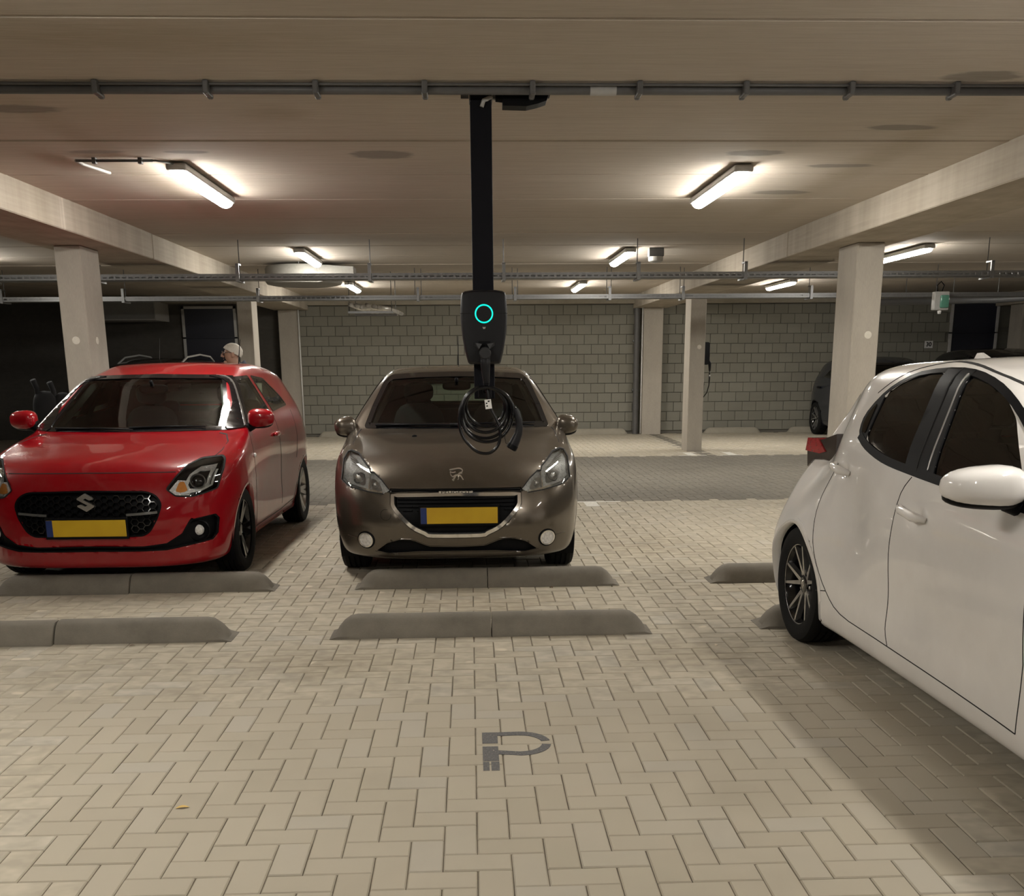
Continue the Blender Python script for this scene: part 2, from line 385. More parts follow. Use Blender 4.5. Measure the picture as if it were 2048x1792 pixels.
for x0, x1, l in ((-3.2, -1.35, 'low concrete wheel stop at the block wall beside the pale column'), (-1.35, 0.55, 'low concrete wheel stop at the block wall behind the grey-brown car'),
                  (0.55, 2.0, 'low concrete wheel stop at the block wall under the charger side'), (2.0, 3.35, 'low concrete wheel stop at the block wall next to the drainpipe'),
                  (4.95, 6.2, 'low concrete wheel stop at the wall behind the charger column'), (6.75, 8.4, 'low concrete wheel stop at the wall under the dark blue car')):
    stop_block('wheel_stop', x0, x1, 22.02, True, True, l, h=0.12, d=0.2, mat=KERB_M)

# ------------------------------------------------------------------ ceiling of concrete slabs
ceiling = struct(MB().box(-13.5, 13.5, -7, WALL_Y+0.4, H_CEIL+0.06, H_CEIL+0.3).build('ceiling', CEIL_M))
y = 6.91-1.165*12; k = 0
while y < WALL_Y:
    y1 = min(y+1.165, WALL_Y+0.3); g = 0.010; c = 0.010
    prof = [(y+g, H_CEIL+0.07), (y+g, H_CEIL+c), (y+g+c*0.8, H_CEIL), (y1-g-c*0.8, H_CEIL), (y1-g, H_CEIL+c), (y1-g, H_CEIL+0.07)]
    dz = random.uniform(-0.003, 0.003)
    MB().prism([(p, q+dz) for p, q in prof], 'x', -13.4, 13.4).build('ceiling_panel', CEIL_M, ceiling)
    y = y1
# ------------------------------------------------------------------ beams, columns, walls
BEAM_Z = 2.57
def beam(n, x0, x1):
    root = struct(bpy.data.objects.new('trim_%d' % n, None)); COL.objects.link(root); root.location = ((x0+x1)/2, 0, BEAM_Z)
    for y0, y1 in ((-6.5, 3.9), (3.92, 11.55), (11.57, 19.2), (19.22, 22.25)):
        MB().rbox(x0, x1, y0, y1, BEAM_Z, H_CEIL+0.02, 0.008, 1).build('beam_segment', BEAM_M, root).matrix_parent_inverse = Matrix.Translation((-(x0+x1)/2, 0, -BEAM_Z))
    return root
beam(1, -3.98, -3.29); beam(2, 3.43, 4.12); beam(3, 11.1, 11.8); beam(4, -11.8, -11.1)
BOLT_M = plain('pale filler', (0.66, 0.62, 0.54), 0.8)
def column(x0, x1, y0, y1, label, z1=BEAM_Z, marks=()):
    r = thing('column', label, 'column', ((x0+x1)/2, (y0+y1)/2, 0))
    M = Matrix.Translation((-(x0+x1)/2, -(y0+y1)/2, 0))
    MB().rbox(x0, x1, y0, y1, -0.02, z1, 0.012, 2).build('shaft', COLUMN_M, r).data.transform(M)
    for side, u, z in marks:
        mm = Matrix.Translation((u, y0+0.001, z)) @ Matrix.Rotation(PI/2, 4, 'X') if side == 'f' else Matrix.Translation((side, u, z)) @ Matrix.Rotation(PI/2, 4, 'Y')
        MB().lathe([(0.036, -0.004), (0.036, 0.002), (0.03, 0.004)], 20, mm).build('filled_bolt_hole', BOLT_M, r, smooth=True, angle=SM).data.transform(M)
    return r
column(-3.81, -3.57, 10.2, 10.7, 'square concrete column behind the red car roof', marks=(('f', -3.69, 1.72), (-3.569, 10.42, 1.72)))
column(3.70, 3.965, 10.2, 10.72, 'square concrete column behind the white car', marks=(('f', 3.86, 1.72),))
column(-3.76, -3.52, 17.65, 18.1, 'concrete column behind the standing person')
column(3.68, 3.94, 17.65, 18.1, 'concrete column that carries the wall charger', marks=(('f', 3.84, 1.72),))
column(-3.87, -3.48, 22.0, 22.32, 'concrete column against the block wall left of the vent bundle')
column(3.61, 4.02, 22.0, 22.32, 'yellowish concrete column against the wall beside the drainpipe')
column(11.2, 11.6, 21.3, 21.8, 'concrete column beside the navy door')

# the far wall: mortar core with a face of blocks
wall = struct(MB().box(-13.5, 13.5, WALL_Y+0.004, WALL_Y+0.3, 0, H_CEIL+0.05).build('wall_back', WALL_M))
struct(MB().box(-13.2, -3.87, WALL_Y-0.02, WALL_Y+0.004, 0, H_CEIL).build('wall_back_left', DARKWALL_M))
struct(MB().box(-13.5, -13.2, -7, WALL_Y+0.3, 0, H_CEIL+0.05).build('wall_left', DARKWALL_M))
struct(MB().box(13.2, 13.5, -7, WALL_Y+0.3, 0, H_CEIL+0.05).build('wall_right', DARKWALL_M))
struct(MB().box(-13.5, 13.5, -7.3, -7.0, 0, H_CEIL+0.05).build('wall_front', WALL_M))
struct(MB().box(-3.4, 3.55, 22.05, WALL_Y, 2.66, H_CEIL-0.002).build('trim_5', KERB_M))
struct(MB().box(4.1, 11.1, 22.05, WALL_Y, 2.66, H_CEIL-0.002).build('trim_6', KERB_M))
blocks = []
for r in range(13):
    z0 = 0.06+r*0.1995
    for c in range(-42, 42):
        x = c*0.2955+0.05+(0.148 if r % 2 else 0)
        if x < -3.9 or -5.95 < x < -4.65 or -3.9 < x < -3.6 or 3.75 < x < 3.95 or 10.1 < x < 11.6 or z0 > 2.55: continue
        blocks.append((x, z0))
def block_geo(w=0.2955-0.009, h=0.1995-0.009, t=0.022, c=0.003):
    x = w/2; v = []
    for yy, i in ((0.006, 0), (-t+c, 0), (-t, c)): v += [(-x+i, yy, i), (x-i, yy, i), (x-i, yy, h-i), (-x+i, yy, h-i)]
    f = [(8, 9, 10, 11)]
    for i in range(4):
        j = (i+1) % 4; f += [(4+i, 4+j, 8+j, 8+i), (i, j, 4+j, 4+i)]
    return v, f
bv, bf = block_geo()
bproto = [tone_mesh('wall_block', bv, bf, [t/5]*len(bf), BLOCK_M) for t in range(6)]
blocks.sort(key=lambda b: (not (-3.5 < b[0] < 3.6), b[0] < 0, abs(b[0])))
V, F, T = [], [], []
for i, (x, z) in enumerate(blocks):
    dy = random.uniform(-0.002, 0.002)
    if i < 300: put('wall_block', bproto[random.randrange(6)], None, wall, (x, WALL_Y+dy, z))
    else:
        o = len(V); V += [(x+p[0], WALL_Y+dy+p[1], z+p[2]) for p in bv]; F += [tuple(q+o for q in f) for f in bf]; T += [random.random()]*len(bf)
o = put('wall_block_field', tone_mesh('wall_block_field', V, F, T, BLOCK_M), None, wall); o['kind'] = 'stuff'

def door(n, x0, x1, z1, label):
    r = struct(bpy.data.objects.new('door_%d' % n, None), label); COL.objects.link(r); r.location = ((x0+x1)/2, WALL_Y, 0)
    w = (x1-x0)/2
    MB().box(-w+0.05, w-0.05, -0.03, 0.02, 0.01, 2.02).build('door_leaf', DOOR_M, r)
    MB().box(-w+0.05, w-0.05, -0.03, 0.02, 2.05, z1-0.05).build('transom_panel', DOOR_M, r)
    for a, b, c, d in ((-w, -w+0.05, 0, z1), (w-0.05, w, 0, z1), (-w, w, z1-0.05, z1), (-w, w, 2.02, 2.05)):
        MB().box(a, b, -0.06, 0.02, c, d).build('door_frame' if c != 2.02 else 'frame_rail', FRAME_M if c != 2.02 else DOOR_M, r)
    h = MB(); h.tube([(w-0.14, -0.03, 1.05), (w-0.14, -0.075, 1.05), (w-0.26, -0.075, 1.05)], 0.009, 8); h.build('door_handle', STEEL_M, r, smooth=True, angle=SM)
door(1, -5.87, -4.77, 2.66, 'dark navy door with pale frame behind the red car')
door(2, 10.17, 11.2, 2.68, 'dark navy door with pale frame beside the far column')
# ------------------------------------------------------------------ lamps
def lamp(x, y, label, group=None, L=1.5, cable=None):
    r = thing('ceiling_lamp', label, 'lamp', (x, y, H_CEIL), 0, group)
    MB().rbox(-0.068, 0.068, -L/2-0.01, L/2+0.01, -0.062, -0.012, 0.014, 2).build('housing', LIGHT_GREY_M, r)
    for s in (-1, 1): MB().box(-0.03, 0.03, s*L*0.3-0.02, s*L*0.3+0.02, -0.014, 0).build('mounting_clip', STEEL_M, r)
    # capsule shaped diffuser, lit
    prof = []; R = 0.058; V = []; F = []; n = 12
    for q, k in ((-L/2, 0.35), (-L/2+0.02, 0.75), (-L/2+0.05, 1.0), (L/2-0.05, 1.0), (L/2-0.02, 0.75), (L/2, 0.35)):
        for i in range(n+1):
            a = PI*i/n; V.append((R*k*math.cos(a), q, -0.058-0.045*k*math.sin(a)))
    m = n+1
    for i in range(5):
        for j in range(n): F.append((i*m+j, i*m+j+1, (i+1)*m+j+1, (i+1)*m+j))
    F += [tuple(range(m-1, -1, -1)), tuple(5*m+j for j in range(m))]
    for i in range(5): F.append((i*m, (i+1)*m, (i+1)*m+n, i*m+n))
    MB().add(V, F).build('diffuser', LAMP_M, r, smooth=True, angle=SM)
    if cable:
        MB().tube(cable, 0.006, 8).build('supply_cable', DARK_GREY_M, r, smooth=True)
    return r
lamp(-1.95, 8.3, 'lit tube lamp above the red car, with conduit elbow at its end', cable=[(0, -0.74, -0.02), (-0.1, -0.86, -0.02), (-0.62, -0.86, -0.02)])
lamp(1.93, 8.38, 'lit tube lamp over the white car tail')
lamp(-1.97, 13.6, 'lit tube lamp above the round fan')
lamp(1.95, 13.7, 'lit tube lamp with a dark box at its end above the cable trays')
lamp(-1.97, 18.7, 'lit tube lamp low over the block wall left of the charger', None)
lamp(1.93, 18.8, 'lit tube lamp low over the block wall right of the charger', None)
lamp(5.45, 13.4, 'lit tube lamp beyond the column of the white car')
lamp(5.43, 18.6, 'lit tube lamp over the dark blue car')
for x, y, l in ((2.75, 2.9, 'lit tube lamp over the front of the white car'), (-1.95, 3.1, 'lit tube lamp over the empty paving beside the letter P'), (-5.85, 8.3, 'lit tube lamp in the bay beyond the red car'),
                (-6.25, 13.5, 'lit tube lamp in the dark far bay'), (5.6, 3.1, 'lit tube lamp beyond the white car'), (5.5, 8.4, 'lit tube lamp in the next bay behind the white car'),
                (1.93, -2.2, 'lit tube lamp at the near end of the bays, white car side'), (-1.95, -2.2, 'lit tube lamp at the near end of the bays, red car side'), (10.2, 16.0, 'lit tube lamp over the navy door bay')):
    lamp(x, y, l)
b = thing('lamp_box', 'dark grey connection box at the end of a lit tube lamp', 'box', (2.28, 13.1, H_CEIL))
MB().rbox(-0.09, 0.09, -0.06, 0.06, -0.10, 0, 0.008).build('box_body', DARK_GREY_M, b)
MB().lathe([(0.085, -0.10), (0.09, -0.115), (0.085, -0.15), (0.06, -0.165)], 20).build('sensor_dome', LIGHT_GREY_M, b, smooth=True, angle=SM)
b = thing('conduit_elbow', 'thin dark conduit with a pale tube end beside the lamp above the red car', 'conduit', (-2.57, 7.44, H_CEIL))
MB().tube([(0, 0, -0.02), (0.0, 0.12, -0.02), (0.08, 0.42, -0.025)], 0.011, 8).build('pale_tube', LIGHT_GREY_M, b, smooth=True)
for x in (0.12, 0.42): MB().box(x-0.012, x+0.012, -0.02, 0.02, -0.04, 0).build('pipe_clip', DARK_GREY_M, b)
MB().tube([(0, 0, -0.02), (0.5, 0.0, -0.02)], 0.009, 8).build('dark_tube', DARK_GREY_M, b, smooth=True)

# ------------------------------------------------------------------ long conduit under the ceiling
c = thing('ceiling_conduit', 'grey conduit running the width of the ceiling past the charger pole', 'conduit', (0, 5.56, H_CEIL))
MB().tube([(-6.5, 0, -0.032), (7.0, 0, -0.032)], 0.021, 14).build('pipe', GREY_PIPE_M, c, smooth=True)
MB().tube([(-6.5, -0.036, -0.012), (7.0, -0.045, -0.018)], 0.007, 8).build('pipe', GREY_PIPE_M, c, smooth=True)
for i in range(-11, 12):
    x = -0.195+i*0.528
    m = MB(); m.rbox(x-0.014, x+0.014, -0.065, 0.032, -0.062, 0.0, 0.006, 2); m.rbox(x-0.014, x+0.014, 0.02, 0.05, -0.066, -0.042, 0.006, 1)
    m.build('conduit_clip', GREY_PIPE_M, c)
MB().tube([(0.62, 0, -0.032), (0.75, 0, -0.032)], 0.0245, 14).build('pipe_socket', LIGHT_GREY_M, c, smooth=True, angle=SM)

# ------------------------------------------------------------------ cable trays with hangers
def tray(y, z, label, rods):
    t = thing('cable_tray', label, 'cable tray', (0, y, z))
    W, HH, T = 0.22, 0.06, 0.003
    # floor and rear side
    MB().box(-8, 11.5, 0, W, 0, T).build('tray_bed', STEEL_M, t)
    MB().box(-8, 11.5, W-T, W, 0, HH).build('tray_side', STEEL_M, t)
    # front side pierced by a row of slots
    m = MB(); m.box(-8, 11.5, 0, T, 0, 0.022); m.box(-8, 11.5, 0, T, 0.044, HH)
    x = -8.0
    while x < 11.5: m.box(x, x+0.022, 0, T, 0.022, 0.044); x += 0.07
    m.box(-8, 11.5, -0.002, 0.014, HH-0.003, HH+0.004); m.build('slotted_side', STEEL_M, t)
    for rx, dbl in rods:
        m = MB()
        for q in ((-0.07, 0.07) if dbl else (0,)): m.tube([(rx+q*0.6, W*0.5+q, 0.07), (rx+q*0.6, W*0.5+q, H_CEIL-z)], 0.0055, 6)
        m.build('hanger_rod', GREY_PIPE_M, t)
        m = MB(); m.box(rx-0.02, rx+0.02, -0.03, W+0.03, -0.02, -0.002); m.box(rx-0.018, rx+0.018, -0.028, -0.004, -0.02, 0.16); m.box(rx-0.018, rx+0.018, -0.028, W*0.5, 0.155, 0.17)
        m.build('hanger_bracket', STEEL_M, t)
    m = MB()
    for i in range(5): m.tube([(-8+0.1*i, 0.05+0.03*i, 0.012), (11.4, 0.05+0.03*i, 0.012)], 0.009, 6)
    m.build('tray_cables', DARK_GREY_M, t)
tray(12.0, 2.392, 'perforated steel cable tray hung nearest the round fan', [(-5.2, False), (-4.05, False), (-2.52, False), (-1.08, False), (0.4, False), (1.9, False), (3.1, False), (5.9, False)])
tray(15.55, 2.378, 'perforated steel cable tray hung farther back over the driveway', [(-6.6, False), (-4.9, False), (-3.0, False), (-0.72, True), (0.68, True), (2.05, True), (3.12, True), (5.0, False)])

# ------------------------------------------------------------------ jet fan
f = thing('ceiling_fan_unit', 'flat round ventilation unit with a tapered outlet, hung under the ceiling', 'ventilator', (-2.25, 15.0, 2.535))
MB().lathe([(0.40, 0.0), (0.50, 0.02), (0.52, 0.05), (0.52, 0.22), (0.50, 0.25), (0.4, 0.26)], 40).build('drum', FAN_M, f, smooth=True, angle=SM)
MB().add([(0.25, -0.46, 0.02), (0.25, 0.1, 0.02), (0.25, 0.1, 0.24), (0.25, -0.46, 0.24), (0.72, -0.40, 0.10), (0.72, -0.02, 0.10), (0.72, -0.02, 0.22), (0.72, -0.40, 0.22)],
         [(0, 1, 5, 4), (1, 2, 6, 5), (2, 3, 7, 6), (3, 0, 4, 7), (4, 5, 6, 7), (0, 3, 2, 1)]).build('outlet_nozzle', FAN_M, f)
for q in ((-0.4, 0), (0.0, -0.42), (0.1, 0.42)): MB().tube([(q[0], q[1], 0.2), (q[0], q[1], 0.285)], 0.008, 8).build('hanger_rod', GREY_PIPE_M, f)

# shiny bundle hanging under the far tray
f = thing('duct_bundle', 'bundle of shiny wrapped pipes hanging below the far cable tray', 'pipes', (-1.55, 16.6, 2.34))
rr = random.Random(3)
FOIL_M = plain('crinkled foil wrap', (0.72, 0.71, 0.68), 0.22, 0.45, var=0.25, vscale=12)
for i in range(6):
    p = [(-0.18+0.075*i+rr.uniform(-.01, .01), -0.7+0.08*i, 0.0-0.012*(i % 3)), (-0.08+0.075*i, 0.0, -0.035+rr.uniform(-.015, .01)), (0.02+0.075*i+rr.uniform(-.01, .02), 0.6, -0.05), (0.06+0.08*i, 1.1, -0.06)]
    MB().tube(p, [0.034, 0.03+0.006*(i % 2), 0.036, 0.03], 10).build('wrapped_pipe', FOIL_M, f, smooth=True)
for q in (-0.4, 0.5): MB().box(-0.25, 0.42, q-0.02, q+0.02, -0.115, -0.085).build('support_bar', STEEL_M, f)
for q, x in ((-0.4, -0.23), (-0.4, 0.4), (0.5, -0.23), (0.5, 0.4)): MB().tube([(x, q, -0.1), (x, q, 0.48)], 0.006, 6).build('hanger_rod', GREY_PIPE_M, f)

# square duct on the far wall left
f = thing('wall_duct', 'grey square air duct on the far wall above the dark car', 'duct', (-6.75, 21.7, 2.36))
MB().box(-0.75, 0.60, -0.35, 0.55, 0.02, 0.36).build('duct_body', GREYBOX_M, f)
MB().box(-0.75, 0.62, -0.37, 0.57, -0.005, 0.02).build('duct_flange', LIGHT_GREY_M, f)
MB().box(0.60, 0.62, -0.37, 0.57, 0.02, 0.38).build('duct_flange', LIGHT_GREY_M, f)
tag(MB().box(-6.4, -4.75, 21.75, 22.28, 2.705, 2.775).build('door_lintel', KERB_M), 'pale lintel beam above the navy door behind the red car', 'beam')

# drainpipe
f = thing('drainpipe', 'grey vertical drainpipe beside the yellowish wall column', 'pipe', (3.5, 22.15, 0))
MB().lathe([(0.06, 0.0), (0.06, 2.64)], 18).build('pipe', GREY_PIPE_M, f, smooth=True, angle=SM)
for z in (0.55, 2.52): MB().lathe([(0.07, z-0.05), (0.07, z+0.05)], 18).build('pipe_socket', GREY_PIPE_M, f, smooth=True, angle=SM)
for z in (0.9, 1.9): MB().box(-0.075, 0.075, -0.01, 0.14, z, z+0.03).build('pipe_bracket', STEEL_M, f)
tag(MB().tube([(3.585, 21.98, 0.02), (3.585, 21.98, 2.6)], 0.012, 8).build('wall_conduit', WHITE_M, smooth=True), 'thin pale conduit between the drainpipe and the yellowish column', 'conduit')
tag(MB().tube([(-3.455, 21.98, 0.02), (-3.455, 21.98, 2.6)], 0.014, 8).build('wall_conduit', WHITE_M, smooth=True), 'thin pale conduit up the wall column beside the red car', 'conduit')
# ------------------------------------------------------------------ text helper
def text_mesh(name, s, size, mat, parent, M, depth=0.002, bold=0.0):
    cu = bpy.data.curves.new(name, 'FONT'); cu.body = s; cu.size = size; cu.align_x = 'CENTER'; cu.align_y = 'CENTER'; cu.extrude = depth; cu.offset = bold
    to = bpy.data.objects.new(name, cu); COL.objects.link(to)
    dg = bpy.context.evaluated_depsgraph_get(); me = bpy.data.meshes.new_from_object(to.evaluated_get(dg))
    bpy.data.objects.remove(to); me.transform(M); me.materials.clear(); return put(name, me, mat, parent)
FRONT = Matrix.Rotation(PI/2, 4, 'X')
s = thing('number_sign', 'small white square sign with dark number 30 on the block wall', 'sign', (9.75, WALL_Y-0.026, 1.80))
MB().rbox(-0.09, 0.09, -0.006, 0.004, -0.075, 0.075, 0.003, 1).build('plate', WHITE_M, s)
text_mesh('number', '30', 0.12, BLACK_M, s, Matrix.Translation((0, -0.007, 0)) @ FRONT, 0.001, 0.003)
# emergency lamp box hanging by the right bay
GREEN_M = plain('green tinted lens', (0.10, 0.26, 0.19), 0.15)
s = thing('signal_box', 'grey box with a green lens hanging from the cable tray', 'signal box', (6.84, 15.36, 2.28))
MB().rbox(-0.11, 0.11, -0.05, 0.05, -0.10, 0.16, 0.012).build('box_body', LIGHT_GREY_M, s)
MB().rbox(-0.03, 0.10, -0.085, -0.045, -0.07, 0.11, 0.02, 3).build('lens', GREEN_M, s, smooth=True, angle=SM)
MB().lathe([(0.022, -0.15), (0.03, -0.11), (0.02, -0.09)], 14).build('indicator', WHITE_M, s, smooth=True)
MB().tube([(0.07, 0.05, 0.1), (0.07, 0.12, 0.115), (0.07, 0.175, 0.11)], 0.008, 8).build('tray_hook', STEEL_M, s)
MB().tube([(-0.06, 0.03, 0.15), (-0.06, 0.03, H_CEIL-2.28)], 0.006, 6).build('hanger_rod', GREY_PIPE_M, s)
MB().tube([(-0.05, 0, 0.15), (-0.06, 0, 0.25), (-0.01, 0, 0.3), (0.04, 0, 0.25), (0.04, 0.06, 0.17)], 0.008, 8).build('cable_loop', BLACK_M, s, smooth=True)
# sloping service pipes by the navy door
f = thing('service_pipe', 'dark sloping pipe hung from the ceiling near the navy door', 'pipe', (0, 0, 0))
MB().tube([(6.2, 16.6, 2.36), (9.0, 18.0, 2.47), (12.6, 17.0, 2.66)], 0.055, 14).build('pipe', DARK_GREY_M, f, smooth=True)
for x, y, z in ((7.0, 17.0, 2.4), (8.0, 17.5, 2.44), (9.0, 18.0, 2.48), (10.2, 17.68, 2.54), (11.4, 17.33, 2.6)): MB().tube([(x, y, z), (x, y, H_CEIL)], 0.006, 6).build('hanger_rod', GREY_PIPE_M, f)
# ------------------------------------------------------------------ car bodies
# A body is the zero surface of a smooth function built from a few design curves (centre profile, plan
# width, belt line, nose and tail curves); panels, glass, lamps and trim are laid onto that surface.
def curve(pts):
    x = np.array([p[0] for p in pts], float); y = np.array([p[1] for p in pts], float)
    h = np.diff(x); d = np.diff(y)/h; m = np.zeros(len(x)); m[0], m[-1] = d[0], d[-1]
    for i in range(1, len(x)-1):
        if d[i-1]*d[i] > 0:
            w1, w2 = 2*h[i]+h[i-1], h[i]+2*h[i-1]; m[i] = (w1+w2)/(w1/d[i-1]+w2/d[i])
    def g(q):
        q = np.asarray(q, float); i = np.clip(np.searchsorted(x, q)-1, 0, len(h)-1); t = (q-x[i])/h[i]; tc = np.clip(t, 0, 1)
        v = y[i]*(1+2*tc)*(1-tc)**2 + m[i]*h[i]*tc*(1-tc)**2 + y[i+1]*tc*tc*(3-2*tc) + m[i+1]*h[i]*tc*tc*(tc-1)
        return v + np.where(t < 0, m[0]*(q-x[0]), 0) + np.where(t > 1, m[-1]*(q-x[-1]), 0)
    return g
def smax(a, b, k):
    h = np.maximum(k-np.abs(a-b), 0)/k
    return np.maximum(a, b) + h*h*k*0.25
class Car:
    def __init__(s, S):
        s.S = S; s.T = curve(S['top']); s.W = curve(S['width']); s.belt = curve(S['belt']); s.sec = curve(S['section'])
        s.crown = curve(S['crown']); s.Fr = curve(S['nose']); s.Re = curve(S['tail']); s.kst = curve(S['kst'])
        s.L = S['L']
    def f(s, P):
        x, y, z = np.abs(P[:, 0]), P[:, 1], P[:, 2]; S = s.S
        yy = y - S['cw']*x*x*s.wsh(y)
        e = 0.01; T = s.T(yy); sl = (s.T(yy+e)-T)/e
        top = (z - (T - s.crown(y)*x*x))/np.sqrt(1+sl*sl)
        zb = s.belt(y); W = s.W(y)
        dz = z-zb; sp = np.where(dz > 0.12, dz, np.where(dz < -0.12, 0, (dz+0.12)**2/0.48))
        wid = W + s.sec(z) - S['tumble']*sp
        for (by, bz, sy, sz, amp) in S.get('bumps', ()): wid = wid + amp*np.exp(-((y-by)/sy)**2-((z-bz)/sz)**2)
        side = (x-wid)/np.sqrt(1+(S['tumble']*np.clip(dz*8+0.5, 0, 1))**2)
        fr = s.Fr(z) + S['cf']*x**S['pf'] - y
        fr = fr/np.sqrt(1+(S['cf']*S['pf']*x**(S['pf']-1))**2)
        for (bx, bz, sx, sz, amp) in S.get('fbumps', ()): fr = fr - amp*np.exp(-((x-bx)/sx)**2-((z-bz)/sz)**2)
        re = y - (s.Re(z) - S['cr']*x**S['pr'])
        re = re/np.sqrt(1+(S['cr']*S['pr']*x**(S['pr']-1))**2)
        bot = S['bottom'] - z
        v = smax(top, side, s.kst(y)); v = smax(v, fr, S['kf']); v = smax(v, re, S['kr']); v = smax(v, bot, 0.05)
        return v
    def wsh(s, y): return 1.0
    def grad(s, P):
        e = 1e-3; g = np.zeros_like(P)
        for i in range(3):
            d = np.zeros(3); d[i] = e; g[:, i] = (s.f(P+d)-s.f(P-d))/(2*e)
        return g/np.maximum(np.linalg.norm(g, axis=1, keepdims=True), 1e-9)
    def build(s, cell=0.03):
        S = s.S; L = s.L
        lo = np.array([-1.15, -0.55, -0.35]); hi = np.array([1.15, L+0.55, 2.0])
        ilo = np.array([-0.35, 0.75, 0.45]); ihi = np.array([0.35, L-0.6, 0.6])
        n = [max(2, int(round((hi[i]-lo[i])/cell))) for i in range(3)]
        idx = {}; V = []; F = []
        ax = [np.linspace(lo[i], hi[i], n[i]+1) for i in range(3)]
        def vid(i, j, k):
            key = (i, j, k)
            if key not in idx: idx[key] = len(V); V.append((ax[0][i], ax[1][j], ax[2][k]))
            return idx[key]
        for a in range(3):
            b, c = [(1, 2), (2, 0), (0, 1)][a]
            for side in (0, n[a]):
                for p in range(n[b]):
                    for q in range(n[c]):
                        quad = []
                        for dp, dq in ((0, 0), (1, 0), (1, 1), (0, 1)):
                            t = [0, 0, 0]; t[a] = side; t[b] = p+dp; t[c] = q+dq; quad.append(vid(*t))
                        F.append(quad if side else quad[::-1])
        O = np.array(V); C = np.clip(O, ilo, ihi); D = O-C
        a = np.zeros(len(O)); b = np.ones(len(O))
        for _ in range(34):
            m = (a+b)/2; inside = s.f(C+D*m[:, None]) < 0
            a = np.where(inside, m, a); b = np.where(inside, b, m)
        s.V = C+D*((a+b)/2)[:, None]; s.F = np.array(F); s.cell = cell
        s.N = s.grad(s.V); s.dead = np.zeros(len(s.F), bool)
        s.bvh = BVHTree.FromPolygons([tuple(p) for p in s.V], [tuple(q) for q in s.F])
        return s
    # --- projection of flat outlines onto the body
    AX = {'front': (0, 2, 1, 1), 'rear': (0, 2, 1, -1), 'right': (1, 2, 0, -1), 'left': (1, 2, 0, 1), 'top': (0, 1, 2, -1)}
    def cast(s, pts, view, off=0.0):
        """pts: 2D outline points in the view plane -> points on the body and their normals"""
        a, b, c, sg = s.AX[view]; out = []
        for p in pts:
            o = [0, 0, 0]; o[a] = p[0]; o[b] = p[1]; o[c] = -sg*6.0 if c != 1 or sg > 0 else 12.0
            d = [0, 0, 0]; d[c] = sg
            h = s.bvh.ray_cast(Vector(o), Vector(d))[0]
            if h is None: h = s.bvh.find_nearest(Vector([o[i] if i != c else (0.9*(-sg) if c == 0 else (0.3 if sg > 0 else s.L-0.3) if c == 1 else 1.2) for i in range(3)]))[0]
            out.append(h)
        P = np.array([tuple(h) for h in out])
        e = 1e-3
        for _ in range(3):
            g = s.grad(P); fv = s.f(P); gc = g[:, c]
            st = np.where(np.abs(gc) > 0.12, -fv/np.where(np.abs(gc) > 0.12, gc, 1), 0); P[:, c] += np.clip(st, -0.02, 0.02)
        N = s.grad(P)
        return P+N*off, N
    def facing(s, view):
        a, b, c, sg = s.AX[view]; return s.N[:, c]*(-sg) > 0.12
    def open(s, poly, view, test=None, snap=True):
        """cut the outline out of the sheet metal"""
        a, b, c, sg = s.AX[view]; poly = np.array(poly, float)
        ok = s.facing(view)
        if test is not None: ok &= test(s.V)
        Q = s.V[:, [a, b]]
        if snap:
            A_ = poly; B_ = np.roll(poly, -1, 0); best = np.full(len(Q), 9.0); near = Q.copy()
            bb = (Q[:, 0] > poly[:, 0].min()-.05) & (Q[:, 0] < poly[:, 0].max()+.05) & (Q[:, 1] > poly[:, 1].min()-.05) & (Q[:, 1] < poly[:, 1].max()+.05) & ok
            ii = np.where(bb)[0]; q = Q[ii]
            bd = np.full(len(ii), 9.0); bn = q.copy()
            for p0, p1 in zip(A_, B_):
                d = p1-p0; t = np.clip(((q-p0)@d)/max(d@d, 1e-9), 0, 1); r = p0+t[:, None]*d; ds = np.linalg.norm(q-r, axis=1)
                m = ds < bd; bd[m] = ds[m]; bn[m] = r[m]
            # local cell size differs with slope; use 0.5 cell
            m = bd < 0.5*s.cell*0.8; jj = ii[m]
            s.V[np.ix_(jj, [a, b])] = bn[m]
            for _ in range(4):
                P = s.V[jj]; g = s.grad(P); fv = s.f(P); gc = g[:, c]; good = np.abs(gc) > 0.1
                P[:, c] += np.where(good, np.clip(-fv/np.where(good, gc, 1), -0.03, 0.03), 0); s.V[jj] = P
        cen = s.V[s.F].mean(1); fok = ok[s.F].all(1)
        s.dead |= fok & inpoly(cen[:, [a, b]], poly)
    def arch(s, y0, z0, R):
        """round wheel opening on both sides"""
        P = s.V; r = np.hypot(P[:, 1]-y0, P[:, 2]-z0); m = (np.abs(r-R) < 0.45*s.cell) & (np.abs(P[:, 0]) > 0.6) & (np.abs(s.N[:, 0]) > 0.3)
        k = R/r[m]; q = P[m]; q[:, 1] = y0+(q[:, 1]-y0)*k; q[:, 2] = z0+(q[:, 2]-z0)*k
        for _ in range(4):
            g = s.grad(q); fv = s.f(q); good = np.abs(g[:, 0]) > 0.1; q[:, 0] += np.where(good, np.clip(-fv/np.where(good, g[:, 0], 1), -.03, .03), 0)
        s.V[m] = q
        cen = s.V[s.F].mean(1)
        s.dead |= (np.hypot(cen[:, 1]-y0, cen[:, 2]-z0) < R) & (np.abs(cen[:, 0]) > 0.5)
    def shell(s, name, mat, parent):
        F = s.F[~s.dead]; me = bpy.data.meshes.new(name); used = np.unique(F); mp = np.full(len(s.V), -1); mp[used] = np.arange(len(used))
        me.from_pydata([tuple(p) for p in s.V[used]], [], [tuple(q) for q in mp[F]])
        me.polygons.foreach_set('use_smooth', [True]*len(me.polygons)); me.update()
        return put(name, me, mat, parent)
